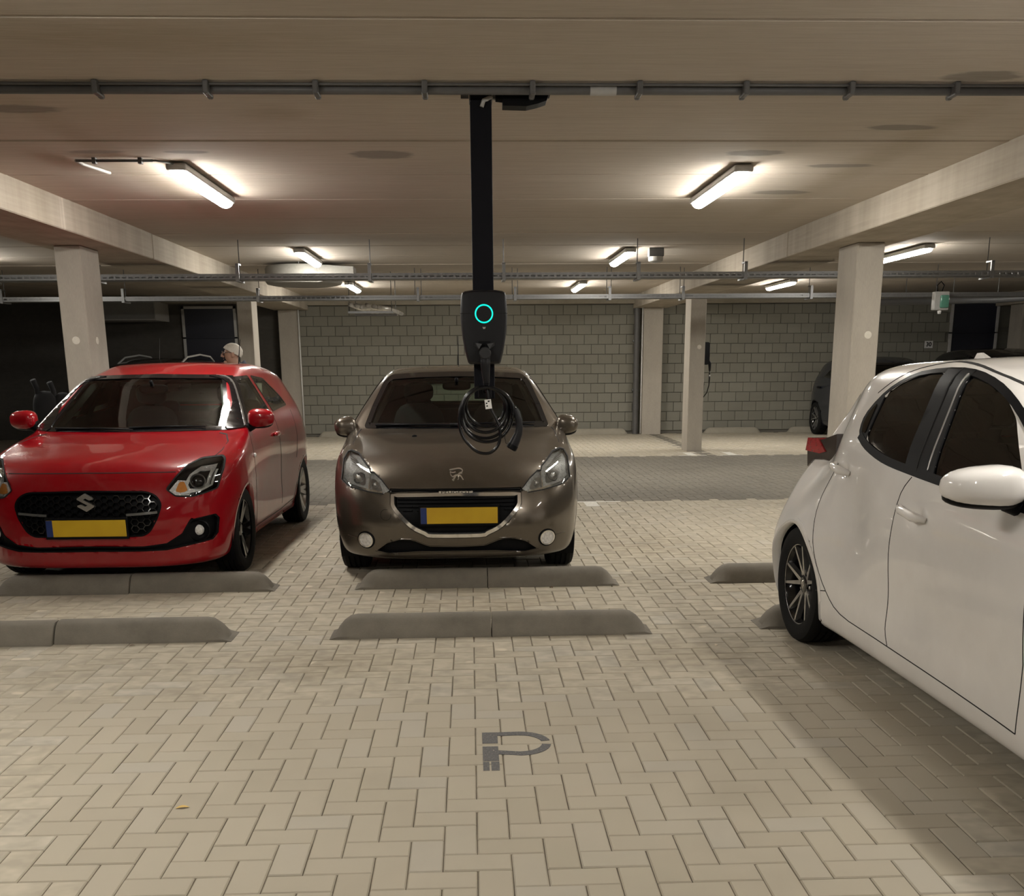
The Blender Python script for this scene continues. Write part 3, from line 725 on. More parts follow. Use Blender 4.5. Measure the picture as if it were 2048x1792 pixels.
    def lining(s, name, mat, parent, zmin=0.6, off=0.03):
        F = s.F[~s.dead]; cen = s.V[F].mean(1); F = F[(cen[:, 2] > zmin) & (cen[:, 1] > 0.95) & (cen[:, 1] < s.L-0.1)]
        used = np.unique(F); mp = np.full(len(s.V), -1); mp[used] = np.arange(len(used)); P = s.V-s.grad(s.V)*off
        me = bpy.data.meshes.new(name); me.from_pydata([tuple(p) for p in P[used]], [], [tuple(q[::-1]) for q in mp[F]])
        me.polygons.foreach_set('use_smooth', [True]*len(me.polygons)); me.update(); return put(name, me, mat, parent)
    def patch(s, name, poly, view, mat, parent, off=0.003, depth=0.012, step=0.04, hole=None, smooth=True):
        """a panel laid on the body: outline in the view plane, optional hole"""
        V2, T = tri2d(poly, step, hole)
        P, N = s.cast(V2, view, off); B = P-N*depth
        n = len(V2); V = [tuple(p) for p in P]; F = [tuple(t) for t in T]
        ed = {}
        for t in T:
            for i in range(3):
                e = (t[i], t[(i+1) % 3]); ed[e] = ed.get(e, 0)+1
        bd = [e for e in ed if (e[1], e[0]) not in ed]; rim = sorted(set(i for e in bd for i in e)); mp = {i: n+k for k, i in enumerate(rim)}
        V += [tuple(B[i]) for i in rim]; F += [(e[1], e[0], mp[e[0]], mp[e[1]]) for e in bd]
        me = bpy.data.meshes.new(name); me.from_pydata(V, [], F)
        bm = bmesh.new(); bm.from_mesh(me); bmesh.ops.recalc_face_normals(bm, faces=bm.faces)
        # make the face look outwards
        bm.faces.ensure_lookup_table()
        sgn = sum(float(np.dot(N[T[i][0]], bm.faces[i].normal)) for i in range(len(T)))
        if sgn < 0: bmesh.ops.reverse_faces(bm, faces=bm.faces)
        bm.to_mesh(me); bm.free()
        me.polygons.foreach_set('use_smooth', [smooth]*len(me.polygons))
        if smooth: me.set_sharp_from_angle(angle=math.radians(50))
        me.update(); return put(name, me, mat, parent)
    def strip(s, name, line, view, mat, parent, w=0.006, off=0.0012, step=0.03, close=False):
        """a thin band following a line on the body (shut lines, trims)"""
        L = dense(line, step, close); c = []
        n = len(L); A_ = []; B_ = []
        for i in range(n):
            p = np.array(L[(i-1) % n] if (close or i > 0) else L[i]); q = np.array(L[(i+1) % n] if (close or i < n-1) else L[i])
            t = q-p; t = t/max(np.linalg.norm(t), 1e-9); nn = np.array((-t[1], t[0])); A_.append(np.array(L[i])+nn*w/2); B_.append(np.array(L[i])-nn*w/2)
        P, N = s.cast(A_+B_, view, off); F = [(i, (i+1) % n, n+(i+1) % n, n+i) for i in range(n if close else n-1)]
        me = bpy.data.meshes.new(name); V = [tuple(p) for p in P]+[tuple(p) for p in P-N*max(0.004, off*2)]
        F += [(i, (i+1) % n, 2*n+(i+1) % n, 2*n+i) for i in range(n if close else n-1)]+[(n+i, n+(i+1) % n, 3*n+(i+1) % n, 3*n+i) for i in range(n if close else n-1)]
        me.from_pydata(V, [], F); bm = bmesh.new(); bm.from_mesh(me); bmesh.ops.recalc_face_normals(bm, faces=bm.faces); bm.to_mesh(me); bm.free()
        me.polygons.foreach_set('use_smooth', [True]*len(me.polygons)); me.set_sharp_from_angle(angle=math.radians(45)); me.update(); return put(name, me, mat, parent)
def inpoly(Q, poly):
    x, y = Q[:, 0], Q[:, 1]; r = np.zeros(len(Q), bool); n = len(poly); j = n-1
    for i in range(n):
        xi, yi = poly[i]; xj, yj = poly[j]
        c = ((yi > y) != (yj > y)) & (x < (xj-xi)*(y-yi)/((yj-yi) if yj != yi else 1e-12)+xi); r ^= c; j = i
    return r
def dense(line, step, close=False):
    out = []; n = len(line)
    for i in range(n if close else n-1):
        a, b = np.array(line[i], float), np.array(line[(i+1) % n], float); k = max(1, int(np.linalg.norm(b-a)/step))
        for q in range(k): out.append(tuple(a+(b-a)*q/k))
    if not close: out.append(tuple(line[-1]))
    return out
def tri2d(poly, step, hole=None):
    O = dense(poly, step, True); pts = [Vector(p) for p in O]; n = len(O); edges = [(i, (i+1) % n) for i in range(n)]; m = 0
    if hole is not None:
        Hh = dense(hole, step, True); m = len(Hh); pts += [Vector(p) for p in Hh]; edges += [(n+i, n+(i+1) % m) for i in range(m)]
    pa = np.array(O); lo, hi = pa.min(0), pa.max(0)
    g = np.array([(x, y) for x in np.arange(lo[0]+step/2, hi[0], step) for y in np.arange(lo[1]+step/2, hi[1], step)]).reshape(-1, 2)
    if len(g):
        k = inpoly(g, pa)
        if hole is not None: k &= ~inpoly(g, np.array(Hh))
        g = g[k]
        allb = np.array([tuple(p) for p in pts])
        if len(g):
            d = np.sqrt(((g[:, None, :]-allb[None])**2).sum(2)).min(1); g = g[d > step*0.45]
        pts += [Vector(p) for p in g]
    v, e, f, *_ = geometry.delaunay_2d_cdt(pts, edges, [], 0, 1e-6)
    V2 = np.array([tuple(p) for p in v]); T = np.array([t for t in f if len(t) == 3]); c = V2[T].mean(1); k = inpoly(c, pa)
    if hole is not None: k &= ~inpoly(c, np.array(Hh))
    T = [tuple(int(q) for q in t) for t in T[k]]
    used = sorted(set(i for t in T for i in t)); mp = {u: i for i, u in enumerate(used)}
    return [tuple(V2[u]) for u in used], [tuple(mp[i] for i in t) for t in T]
def smooth_poly(pts, n=4, closed=True):
    """Catmull-Rom rounding of an outline"""
    out = []; m = len(pts)
    for i in range(m if closed else m-1):
        p = [np.array(pts[(i+k) % m] if closed else pts[min(max(i+k, 0), m-1)], float) for k in (-1, 0, 1, 2)]
        for q in range(n):
            t = q/n; out.append(tuple(0.5*((2*p[1])+(-p[0]+p[2])*t+(2*p[0]-5*p[1]+4*p[2]-p[3])*t*t+(-p[0]+3*p[1]-3*p[2]+p[3])*t**3)))
    if not closed: out.append(tuple(pts[-1]))
    return out
def round_poly(pts, r, n=4):
    """outline with its corners rounded by radius r"""
    out = []; m = len(pts)
    for i in range(m):
        a, b, c = (np.array(pts[(i+k) % m], float) for k in (-1, 0, 1)); u = a-b; v = c-b; lu, lv = np.linalg.norm(u), np.linalg.norm(v)
        rr = r[i] if isinstance(r, (list, tuple)) else r; d = min(rr, lu*0.45, lv*0.45); p, q = b+u/lu*d, b+v/lv*d
        for k in range(n+1):
            t = k/n; out.append(tuple(p*(1-t)**2+2*b*t*(1-t)+q*t*t))
    return out
def mirror(pts): return [(-p[0], p[1]) for p in pts][::-1]
def inset(poly, d):
    P = np.array(poly, float); n = len(P); area = 0.5*np.sum(P[:, 0]*np.roll(P[:, 1], -1)-np.roll(P[:, 0], -1)*P[:, 1]); sg = 1 if area > 0 else -1; out = []
    for i in range(n):
        a = P[i]-P[i-1]; b = P[(i+1) % n]-P[i]; a /= max(np.linalg.norm(a), 1e-9); b /= max(np.linalg.norm(b), 1e-9)
        na, nb = np.array((-a[1], a[0])), np.array((-b[1], b[0])); k = na+nb; q = max(0.4, 1+na@nb); out.append(tuple(P[i]+sg*d*k/q))
    return out
SPEC_208 = dict(L=3.96, bottom=0.175, cw=0.24, cf=0.74, pf=4.0, cr=0.35, pr=3.0, kf=0.075, kr=0.14, tumble=0.56,
    top=[(-0.1, 0.50), (0.0, 0.60), (0.06, 0.70), (0.12, 0.765), (0.25, 0.845), (0.5, 0.915), (0.9, 0.972), (1.06, 1.005), (1.12, 1.04), (1.45, 1.245), (1.72, 1.392), (1.9, 1.437), (2.3, 1.468), (2.8, 1.46), (3.3, 1.415), (3.5, 1.37), (3.62, 1.25), (3.8, 0.98), (3.95, 0.7)],
    width=[(0, 0.85), (0.40, 0.874), (0.8, 0.876), (1.5, 0.866), (2.5, 0.868), (3.2, 0.868), (3.7, 0.81), (3.96, 0.74)],
    belt=[(0, 0.84), (1.0, 0.93), (1.25, 0.965), (3.2, 1.05), (3.96, 1.06)],
    section=[(0.1, -0.14), (0.18, -0.065), (0.3, -0.018), (0.45, -0.004), (0.6, 0.0), (0.8, -0.004), (1.0, -0.016)],
    crown=[(0, 0.10), (0.5, 0.09), (1.0, 0.03), (1.4, 0.03), (1.9, 0.07), (3.2, 0.09), (3.96, 0.1)],
    nose=[(0.1, 0.10), (0.2, 0.045), (0.3, 0.022), (0.42, 0.0), (0.55, 0.012), (0.66, 0.05), (0.8, 0.14), (0.95, 0.30)],
    tail=[(0.15, 3.84), (0.3, 3.93), (0.55, 3.96), (0.8, 3.93), (1.0, 3.86), (1.2, 3.8)], kst=[(0, 0.12), (0.9, 0.10), (1.2, 0.05), (2.0, 0.09), (3.96, 0.1)],
    bumps=[(0.77, 0.62, 0.32, 0.16, 0.012), (3.31, 0.66, 0.35, 0.18, 0.014), (2.0, 0.52, 0.8, 0.14, -0.012)])
SPEC_SWIFT = dict(L=3.84, bottom=0.165, cw=0.20, cf=0.72, pf=4.0, cr=0.35, pr=3.0, kf=0.085, kr=0.14, tumble=0.50,
    top=[(-0.1, 0.52), (0.0, 0.66), (0.05, 0.735), (0.1, 0.80), (0.2, 0.865), (0.5, 0.935), (0.9, 0.992), (1.06, 1.02), (1.12, 1.055), (1.42, 1.245), (1.68, 1.392), (1.85, 1.437), (2.3, 1.507), (2.7, 1.512), (3.2, 1.475), (3.45, 1.42), (3.58, 1.27), (3.7, 1.05), (3.84, 0.7)],
    width=[(0, 0.84), (0.40, 0.868), (0.8, 0.874), (1.4, 0.852), (2.4, 0.855), (3.2, 0.872), (3.6, 0.83), (3.84, 0.76)],
    belt=[(0, 0.86), (1.0, 0.95), (1.3, 0.975), (3.1, 1.05), (3.84, 1.06)],
    section=[(0.1, -0.11), (0.17, -0.075), (0.28, -0.035), (0.45, -0.010), (0.62, 0.0), (0.82, -0.006), (1.0, -0.022)],
    crown=[(0, 0.08), (0.5, 0.07), (1.0, 0.03), (1.4, 0.03), (1.9, 0.07), (3.2, 0.08), (3.84, 0.1)],
    nose=[(0.1, 0.06), (0.17, 0.02), (0.3, 0.012), (0.45, 0.0), (0.6, 0.004), (0.72, 0.022), (0.82, 0.07), (0.95, 0.2)],
    tail=[(0.15, 3.74), (0.3, 3.81), (0.55, 3.84), (0.8, 3.81), (1.0, 3.74), (1.2, 3.68)], kst=[(0, 0.11), (0.9, 0.09), (1.2, 0.05), (2.0, 0.08), (3.84, 0.1)],
    bumps=[(0.79, 0.66, 0.34, 0.17, 0.016), (3.22, 0.80, 0.42, 0.2, 0.026), (2.0, 0.55, 0.7, 0.16, -0.02)])
SPEC_YARIS = dict(L=3.94, bottom=0.15, cw=0.2, cf=0.85, pf=3.0, cr=0.22, pr=5.0, kf=0.10, kr=0.12, tumble=0.46,
    top=[(-0.1, 0.5), (0.0, 0.62), (0.1, 0.76), (0.3, 0.87), (0.9, 0.985), (1.04, 1.02), (1.1, 1.05), (1.45, 1.25), (1.8, 1.405), (2.1, 1.465), (2.5, 1.495), (2.9, 1.485), (3.3, 1.435), (3.5, 1.385), (3.62, 1.27), (3.74, 1.08), (3.94, 0.72)],
    width=[(0, 0.80), (0.45, 0.85), (0.8, 0.865), (1.4, 0.85), (2.2, 0.842), (2.7, 0.840), (3.3, 0.852), (3.65, 0.858), (3.94, 0.825)],
    belt=[(0, 0.86), (1.0, 0.94), (1.3, 0.97), (2.0, 1.02), (2.8, 1.09), (3.2, 1.13), (3.94, 1.13)],
    section=[(0.1, -0.05), (0.17, -0.028), (0.26, -0.012), (0.4, -0.006), (0.6, 0.002), (0.8, 0.0), (1.0, -0.02)],
    crown=[(0, 0.08), (1.0, 0.03), (1.9, 0.07), (3.2, 0.08), (3.94, 0.1)],
    nose=[(0.1, 0.06), (0.2, 0.02), (0.45, 0.0), (0.6, 0.01), (0.8, 0.08), (0.95, 0.2)],
    tail=[(0.15, 3.82), (0.3, 3.90), (0.55, 3.94), (0.8, 3.91), (1.0, 3.84), (1.2, 3.76)], kst=[(0, 0.11), (0.9, 0.1), (1.2, 0.05), (2.0, 0.08), (3.3, 0.11), (3.94, 0.12)],
    bumps=[(0.8, 0.66, 0.34, 0.17, 0.016), (3.45, 0.54, 0.38, 0.27, 0.086), (2.80, 0.74, 0.16, 0.26, -0.014), (3.64, 1.15, 0.44, 0.45, -0.255), (2.75, 0.82, 0.22, 0.22, -0.022), (2.1, 0.5, 0.6, 0.14, -0.016), (2.095, 0.873, 0.055, 0.045, -0.020), (2.955, 0.970, 0.050, 0.042, -0.018)])
# ------------------------------------------------------------------ car materials
def m_paint(name, col, rough=0.35, metal=0.0, flake=0.0, dust=0.0):
    k = NT(name); base = col
    c = k.ramp(k.noise(3.0, 3.0, k.pos(obj=True)), [(0.3, tuple(q*0.96 for q in base)), (0.7, tuple(min(1, q*1.04) for q in base))])
    if flake:
        c = k.mix(flake, c, k.ramp(k.noise(900, 1.0, k.pos(obj=True)), [(0.35, tuple(q*0.6 for q in base)), (0.7, tuple(min(1, q*1.7) for q in base))]))
    if dust:
        c = k.mix(k.ramp(k.noise(5.0, 6.0, k.pos(obj=True), 0.7), [(0.45, 0.0), (0.85, dust)]), c, (0.42, 0.38, 0.33))
    k.l(c, k.b.inputs['Base Color']); k.b.inputs['Roughness'].default_value = rough; k.b.inputs['Metallic'].default_value = metal
    k.b.inputs['Coat Weight'].default_value = 1.0; k.b.inputs['Coat Roughness'].default_value = 0.025; k.b.inputs['Specular IOR Level'].default_value = 0.12
    return k.m
def m_glass(name, tint, refl=1.0):
    k = NT(name); k.t.nodes.remove(k.b)
    out = [n for n in k.t.nodes if n.type == 'OUTPUT_MATERIAL'][0]
    tr = k.n('ShaderNodeBsdfTransparent'); tr.inputs[0].default_value = _c4(tint)
    gl = k.n('ShaderNodeBsdfGlossy'); gl.inputs['Roughness'].default_value = 0.01; gl.inputs[0].default_value = (refl, refl, refl, 1)
    fr = k.n('ShaderNodeFresnel'); fr.inputs[0].default_value = 1.5
    mx = k.n('ShaderNodeMixShader'); k.l(fr.outputs[0], mx.inputs[0]); k.l(tr.outputs[0], mx.inputs[1]); k.l(gl.outputs[0], mx.inputs[2]); k.l(mx.outputs[0], out.inputs[0])
    return k.m
RED_M = m_paint('red car paint', (0.27, 0.002, 0.007), 0.30, 0.0, 0.0, 0.05)
BROWN_M = m_paint('grey brown metallic paint', (0.135, 0.115, 0.092), 0.30, 0.75, 0.25, 0.10)
PEARL_M = m_paint('white pearl paint', (0.85, 0.825, 0.80), 0.3, 0.0, 0.0, 0.10)
NAVY_M = m_paint('dark blue paint', (0.018, 0.022, 0.034), 0.35, 0.3)
SOOT_M = m_paint('black paint', (0.010, 0.010, 0.011), 0.35)
GLASS_M = m_glass('windscreen glass', (0.62, 0.70, 0.64))
DARKGLASS_M = m_glass('tinted side glass', (0.20, 0.22, 0.20))
LENS_M = m_glass('clear lamp lens', (0.93, 0.95, 0.95))
def m_facet(name, col):
    k = NT(name); k.l(k.ramp(k.noise(60, 2.0, k.pos(obj=True)), [(0.35, tuple(q*0.75 for q in col)), (0.65, col)]), k.b.inputs['Base Color'])
    k.b.inputs['Roughness'].default_value = 0.08; k.b.inputs['Metallic'].default_value = 0.2; k.b.inputs['Coat Weight'].default_value = 1.0
    k.bump(k.noise(90, 1.0, k.pos(obj=True)), 0.5, 0.012); return k.m
CHROME_M = plain('chrome', (0.92, 0.91, 0.89), 0.09, 0.9, coat=0.6, var=0.02)
SILVER_M = plain('machined alloy', (0.52, 0.51, 0.50), 0.28, 0.9)
REFLECT_M = m_facet('lamp reflector', (0.95, 0.94, 0.93))
GLOSSBLACK_M = plain('gloss black trim', (0.006, 0.006, 0.007), 0.12, coat=0.3)
LINING_M = plain('dark cabin lining', (0.035, 0.034, 0.033), 0.9)
PALE_LINING_M = plain('grey headlining', (0.20, 0.195, 0.185), 0.9)
SEAT_M = plain('dark seat cloth', (0.022, 0.022, 0.024), 0.95, vscale=80)
AMBER_M = plain('amber lamp', (0.75, 0.28, 0.06), 0.2, coat=0.6)
REDLENS_M = plain('red tail lamp', (0.42, 0.01, 0.02), 0.12, coat=1.0)
SMOKE_M = plain('smoked tail lamp', (0.030, 0.018, 0.018), 0.08, coat=1.0)
GAP_M = plain('shut line shadow gap', (0.012, 0.011, 0.011), 0.9)
def m_plate():
    k = NT('yellow number plate'); k.l(k.ramp(k.noise(5.0, 2.0, k.pos(obj=True)), [(0.3, (0.52, 0.31, 0.010)), (0.7, (0.62, 0.40, 0.014))]), k.b.inputs['Base Color'])
    k.b.inputs['Roughness'].default_value = 0.45; return k.m
PLATE_M = m_plate(); PLATEBLUE_M = plain('blue plate band', (0.012, 0.03, 0.14), 0.45)

# ------------------------------------------------------------------ shared car parts
def opening(c, poly, view, test): c.open(poly, view, test)
def window(c, root, poly, view, test, name='window_glass', border=0.03, mat=None, frame=True, off=0.002):
    c.open(inset(poly, 0.012), view, test)
    if frame: c.patch(name.replace('glass', 'seal') if 'glass' in name else name+'_seal', poly, view, GLOSSBLACK_M, root, off=off+0.002, depth=0.03, hole=inset(poly, border), step=0.035)
    return c.patch(name, inset(poly, 0.010), view, mat or GLASS_M, root, off=off, depth=0.004, step=0.05)
def net(c, name, edges, view, mat, parent, w=0.004, off=-0.02, h=0.01):
    """a grille: many short bars on the body surface as one piece"""
    pts = []
    for a, b in edges:
        a, b = np.array(a), np.array(b); t = (b-a)/max(np.linalg.norm(b-a), 1e-9); n = np.array((-t[1], t[0]))*w/2
        pts += [a+n, b+n, b-n, a-n]
    P, N = c.cast(pts, view, off); Q = P-N*h; mb = MB()
    for i in range(0, len(pts), 4):
        mb.add([P[i+k] for k in range(4)]+[Q[i+k] for k in range(4)], [(0, 1, 2, 3), (0, 4, 5, 1), (1, 5, 6, 2), (2, 6, 7, 3), (3, 7, 4, 0)])
    return mb.build(name, mat, parent)
def hex_edges(poly, r):
    out = []; P = np.array(poly); lo, hi = P.min(0), P.max(0); dx, dy = r*1.5, r*math.sqrt(3); i = 0; x = lo[0]
    while x < hi[0]:
        y = lo[1]+(dy/2 if i % 2 else 0)
        while y < hi[1]+dy:
            h = [(x+r*math.cos(k*PI/3), y+r*0.9*math.sin(k*PI/3)) for k in range(4)]
            for a, b in zip(h[:3], h[1:4]):
                if inpoly(np.array([a, b]), P).all(): out.append((a, b))
            y += dy
        x += dx; i += 1
    return out
def supere(mb, cen, rad, e=0.7, n=20, M=None, taper=0.0, cut=None):
    """rounded box like lump; taper narrows it along +x, cut flattens y beyond a value"""
    V = []; F = []; m = n//2
    def p(v, q): return math.copysign(abs(v)**q, v)
    for i in range(m+1):
        a = -PI/2+PI*i/m
        for j in range(n):
            b = 2*PI*j/n; x = p(math.cos(a), e)*p(math.cos(b), e); y = p(math.cos(a), e)*p(math.sin(b), e); z = p(math.sin(a), e)
            k = 1-taper*(x+1)/2; y *= k; z *= k
            if cut is not None: y = min(y, cut)
            q = Vector((cen[0]+rad[0]*x, cen[1]+rad[1]*y, cen[2]+rad[2]*z)); V.append(M @ q if M is not None else q)
    for i in range(m):
        for j in range(n): F.append((i*n+j, i*n+(j+1) % n, (i+1)*n+(j+1) % n, (i+1)*n+j))
    return mb.add(V, F)
def wheel(root, sx, y, R=0.308, w=0.195, xo=0.86, style='ten', rim_m=None, face_m=None, rimR=0.215):
    """xo: outer face of the tyre from the car's centre line; parts share one local frame"""
    M = Matrix.Translation((sx*(xo-w/2), y, R)) @ Matrix.Rotation(sx*PI/2, 4, 'Y')      # local +z points outboard
    h = w/2
    rim = MB().lathe([(rimR-0.01, -h*0.8), (rimR-0.03, -h*0.2), (rimR-0.018, h*0.55), (rimR+0.004, h*0.86), (rimR+0.008, h*0.80), (rimR+0.002, h*0.6), (rimR, -h*0.85)], 40, M, close=False)
    rim.lathe([(rimR-0.02, h*0.10), (0.0, h*0.02)], 32, M, close=False)
    wheel_o = rim.build('wheel', rim_m or GLOSSBLACK_M, root, smooth=True, angle=SM)
    g = 0.010
    prof = [(rimR-0.004, -h*0.86), (rimR+0.03, -h), (R-0.035, -h*1.02), (R-0.012, -h*0.93), (R, -h*0.72)]
    for q in (-0.38, 0.0, 0.38): prof += [(R, h*(q-0.07)), (R-g, h*(q-0.05)), (R-g, h*(q+0.05)), (R, h*(q+0.07))]
    prof += [(R, h*0.72), (R-0.012, h*0.93), (R-0.035, h*1.02), (rimR+0.03, h), (rimR-0.002, h*0.88)]
    tm = MB().lathe(prof, 56, M, close=False)
    tm.build('tyre', RUBBER_M, wheel_o, smooth=True, angle=math.radians(30))
    n = 5
    for k in range(n):
        base = 2*PI*k/n+0.2
        for d in (-1, 1):
            a0, a1 = base+d*0.10, base+d*(0.26 if style == 'ten' else 0.16)
            p0 = Vector((0.042*math.cos(a0), 0.042*math.sin(a0), h*0.52)); p1 = Vector(((rimR-0.004)*math.cos(a1), (rimR-0.004)*math.sin(a1), h*0.80))
            t = (p1-p0).normalized(); nn = Vector((-t.y, t.x, 0)).normalized(); w0, w1 = (0.012, 0.007) if style == 'ten' else (0.02, 0.018)
            pr = [p0+nn*w0, p1+nn*w1, p1-nn*w1, p0-nn*w0]; lo = [p-Vector((0, 0, 0.03)) for p in pr]
            MB().add([M @ p for p in pr+lo], [(0, 1, 2, 3), (0, 4, 5, 1), (1, 5, 6, 2), (2, 6, 7, 3), (3, 7, 4, 0)]).build('spoke', face_m or SILVER_M, wheel_o)
    ringm = MB().lathe([(rimR-0.006, h*0.82), (rimR+0.002, h*0.87), (rimR+0.006, h*0.83)], 40, M, close=False); ringm.build('rim_lip', face_m or SILVER_M, wheel_o, smooth=True)
    hub = MB().lathe([(0.052, h*0.30), (0.052, h*0.52), (0.046, h*0.56), (0.03, h*0.575)], 24, M); hub.build('hub_cap', GLOSSBLACK_M, wheel_o, smooth=True, angle=SM)
    if style == 'ten':
        em = MB()
        for rx, ry in ((0.022, 0.015), (0.009, 0.014), (0.017, 0.006)):
            em.tube([M @ Vector((rx*math.cos(2*PI*i/18), ry*math.sin(2*PI*i/18)+(0.004 if rx == 0.017 else 0), h*0.58)) for i in range(18)], 0.002, 6, closed=True)
        em.build('hub_emblem', CHROME_M, wheel_o, smooth=True)
    for k in range(5):
        a = 2*PI*k/5+0.83; q = M @ Matrix.Translation((0.068*math.cos(a), 0.068*math.sin(a), 0))
        MB().lathe([(0.011, h*0.2), (0.011, h*0.45), (0.007, h*0.48)], 10, q).build('wheel_nut', SILVER_M, wheel_o, smooth=True, angle=SM)
    return wheel_o
def arch_lip(c, root, y0, z0, R, sx, mat, name='arch_lip'):
    """inner return of the wheel opening and the dark well behind it"""
    view = 'right' if sx > 0 else 'left'
    a = [math.radians(q) for q in range(-28, 209, 6)]
    line = [(y0+R*math.cos(q), z0+R*math.sin(q)) for q in a]; line = [p for p in line if p[1] > c.S['bottom']+0.015]
    P, N = c.cast(line, view, 0.001); P2, _ = c.cast([(y0+(R-0.018)*(p[0]-y0)/R, z0+(R-0.018)*(p[1]-z0)/R) for p in line], view, 0.002)
    n = len(line); V = [tuple(p) for p in P]+[tuple(p) for p in P2]+[(p[0]-sx*0.05, p[1], p[2]) for p in P2]
    F = [(i, i+1, n+i+1, n+i) for i in range(n-1)]+[(n+i, n+i+1, 2*n+i+1, 2*n+i) for i in range(n-1)]
    MB().add(V, F).build(name, mat, root, smooth=True)
    well = MB(); m = 30; V = []; F = []
    for i in range(m+1):
        q = math.radians(-30+240*i/m); rr = R+0.012
        for x in (c.W(np.array([y0]))[0]-0.035, 0.50): V.append((sx*x, y0+rr*math.cos(q), z0+rr*math.sin(q)))
    F = [(2*i, 2*i+1, 2*i+3, 2*i+2) for i in range(m)]
    o = len(V); V.append((sx*0.50, y0, z0)); F += [(2*i+1, o, 2*i+3) for i in range(m)]
    well.add(V, F).build('wheel_well', BLACK_M, root, smooth=True, angle=SM)
def cabin(c, root, wheel_side, y0=1.15, seat=SEAT_M, ws_top=1.38):
    d = MB()
    d.prism([(y0-0.12, 0.6), (y0-0.10, 0.90), (y0+0.15, 0.955), (y0+0.33, 0.93), (y0+0.40, 0.82), (y0+0.36, 0.62)], 'x', -0.70, 0.70)
    d.build('dashboard', LINING_M, root, angle=SM)
    MB().box(-0.72, 0.72, y0+0.3, c.L-0.35, 0.30, 0.36).build('cabin_floor', LINING_M, root)
    st = MB(); n = 26; x = 0.36*wheel_side
    st.tube([(x+0.18*math.cos(2*PI*i/n), y0+0.52-0.07*math.sin(2*PI*i/n), 0.88+0.17*math.sin(2*PI*i/n)) for i in range(n)], 0.014, 8, closed=True)
    st.tube([(x-0.17, y0+0.52, 0.88), (x, y0+0.50, 0.87), (x+0.17, y0+0.52, 0.88)], 0.016, 8); st.tube([(x, y0+0.5, 0.87), (x, y0+0.3, 0.82)], 0.03, 8)
    st.build('steering_wheel', BLACK_M, root, smooth=True)
    for x, yy in ((-0.36, y0+1.0), (0.36, y0+1.0)):
        s = MB(); supere(s, (x, yy+0.02, 0.55), (0.25, 0.28, 0.09), 0.55)
        supere(s, (x, yy+0.32, 0.86), (0.235, 0.075, 0.30), 0.6, M=Matrix.Translation((0, 0.10, 0)) @ Matrix.Translation((x, yy+0.3, 0.6)) @ Matrix.Rotation(-0.28, 4, 'X') @ Matrix.Translation((-x, -yy-0.3, -0.6)))
        so = s.build('front_seat', seat, root, smooth=True)
        hr = MB(); supere(hr, (x, yy+0.56, 1.235), (0.135, 0.05, 0.085), 0.65); hr.tube([(x-0.06, yy+0.53, 1.08), (x-0.06, yy+0.55, 1.18)], 0.007, 6); hr.tube([(x+0.06, yy+0.53, 1.08), (x+0.06, yy+0.55, 1.18)], 0.007, 6)
        hr.build('headrest', seat, so, smooth=True)
    s = MB(); supere(s, (0, y0+1.75, 0.55), (0.62, 0.26, 0.1), 0.5); supere(s, (0, y0+2.02, 0.80), (0.62, 0.08, 0.27), 0.5); so = s.build('rear_seat', seat, root, smooth=True)
    for x in (-0.38, 0.38):
        hr = MB(); supere(hr, (x, y0+2.06, 1.10), (0.12, 0.045, 0.07), 0.65); hr.build('headrest', seat, so, smooth=True)
    mm = MB(); supere(mm, (0, y0+0.50, ws_top-0.075), (0.115, 0.02, 0.036), 0.6); mm.tube([(0, y0+0.49, ws_top-0.06), (0, y0+0.44, ws_top-0.015)], 0.014, 8); mm.build('rear_view_mirror', BLACK_M, root, smooth=True)
def door_mirror(root, sx, x, y, z, rx, ry, rz, mat, taper=0.25, base=None, yaw=0.0):
    M = Matrix.Translation((sx*x, y, z)) @ Matrix.Scale(sx, 4, (1, 0, 0)) @ Matrix.Rotation(yaw, 4, 'Z')
    m = MB(); supere(m, (0, 0, 0.0), (rx, ry, rz), 0.72, 24, M, taper, cut=0.55); o = m.build('door_mirror', mat, root, smooth=True, angle=math.radians(50))
    m = MB(); supere(m, (-0.01, 0.012, -rz*0.42), (rx*0.96, ry*0.92, rz*0.66), 0.75, 24, M, taper, cut=0.62); m.tube([M @ Vector((-rx*0.6, 0.0, -rz*0.7)), M @ Vector((-rx*1.15, 0.0, -rz*1.05)), M @ Vector((-rx*1.9, 0.03, -rz*1.15))], [0.03, 0.034, 0.045], 10)
    m.build('mirror_base', BLACK_M, o, smooth=True, angle=math.radians(50))
    gm = MB(); gm.add([M @ Vector((rx*0.8*math.cos(2*PI*i/20)*1.0-0.005, ry*0.57, rz*0.75*math.sin(2*PI*i/20))) for i in range(20)], [tuple(range(20))]); gm.build('mirror_glass', CHROME_M, o)
    return o
def plate(root, x, y, z, tilt=0.0):
    M = Matrix.Translation((x, y, z)) @ Matrix.Rotation(tilt, 4, 'X')
    p = MB().rbox(-0.272, 0.272, -0.008, 0.012, -0.072, 0.072, 0.006, 2, M).build('number_plate', BLACK_M, root)
    MB().rbox(-0.26, 0.26, -0.012, -0.006, -0.055, 0.055, 0.0025, 1, M).build('plate_face', PLATE_M, p)
    MB().rbox(-0.2595, -0.218, -0.0135, -0.011, -0.0545, 0.0545, 0.001, 1, M).build('country_band', PLATEBLUE_M, p)
    return p
def wiper(c, root, a, b, view='front'):
    P, N = c.cast([a, ((a[0]+b[0])/2, (a[1]+b[1])/2+0.004), b], view, 0.018)
    MB().tube([tuple(p) for p in P], [0.010, 0.008, 0.005], 6).build('wiper', BLACK_M, root, smooth=True)
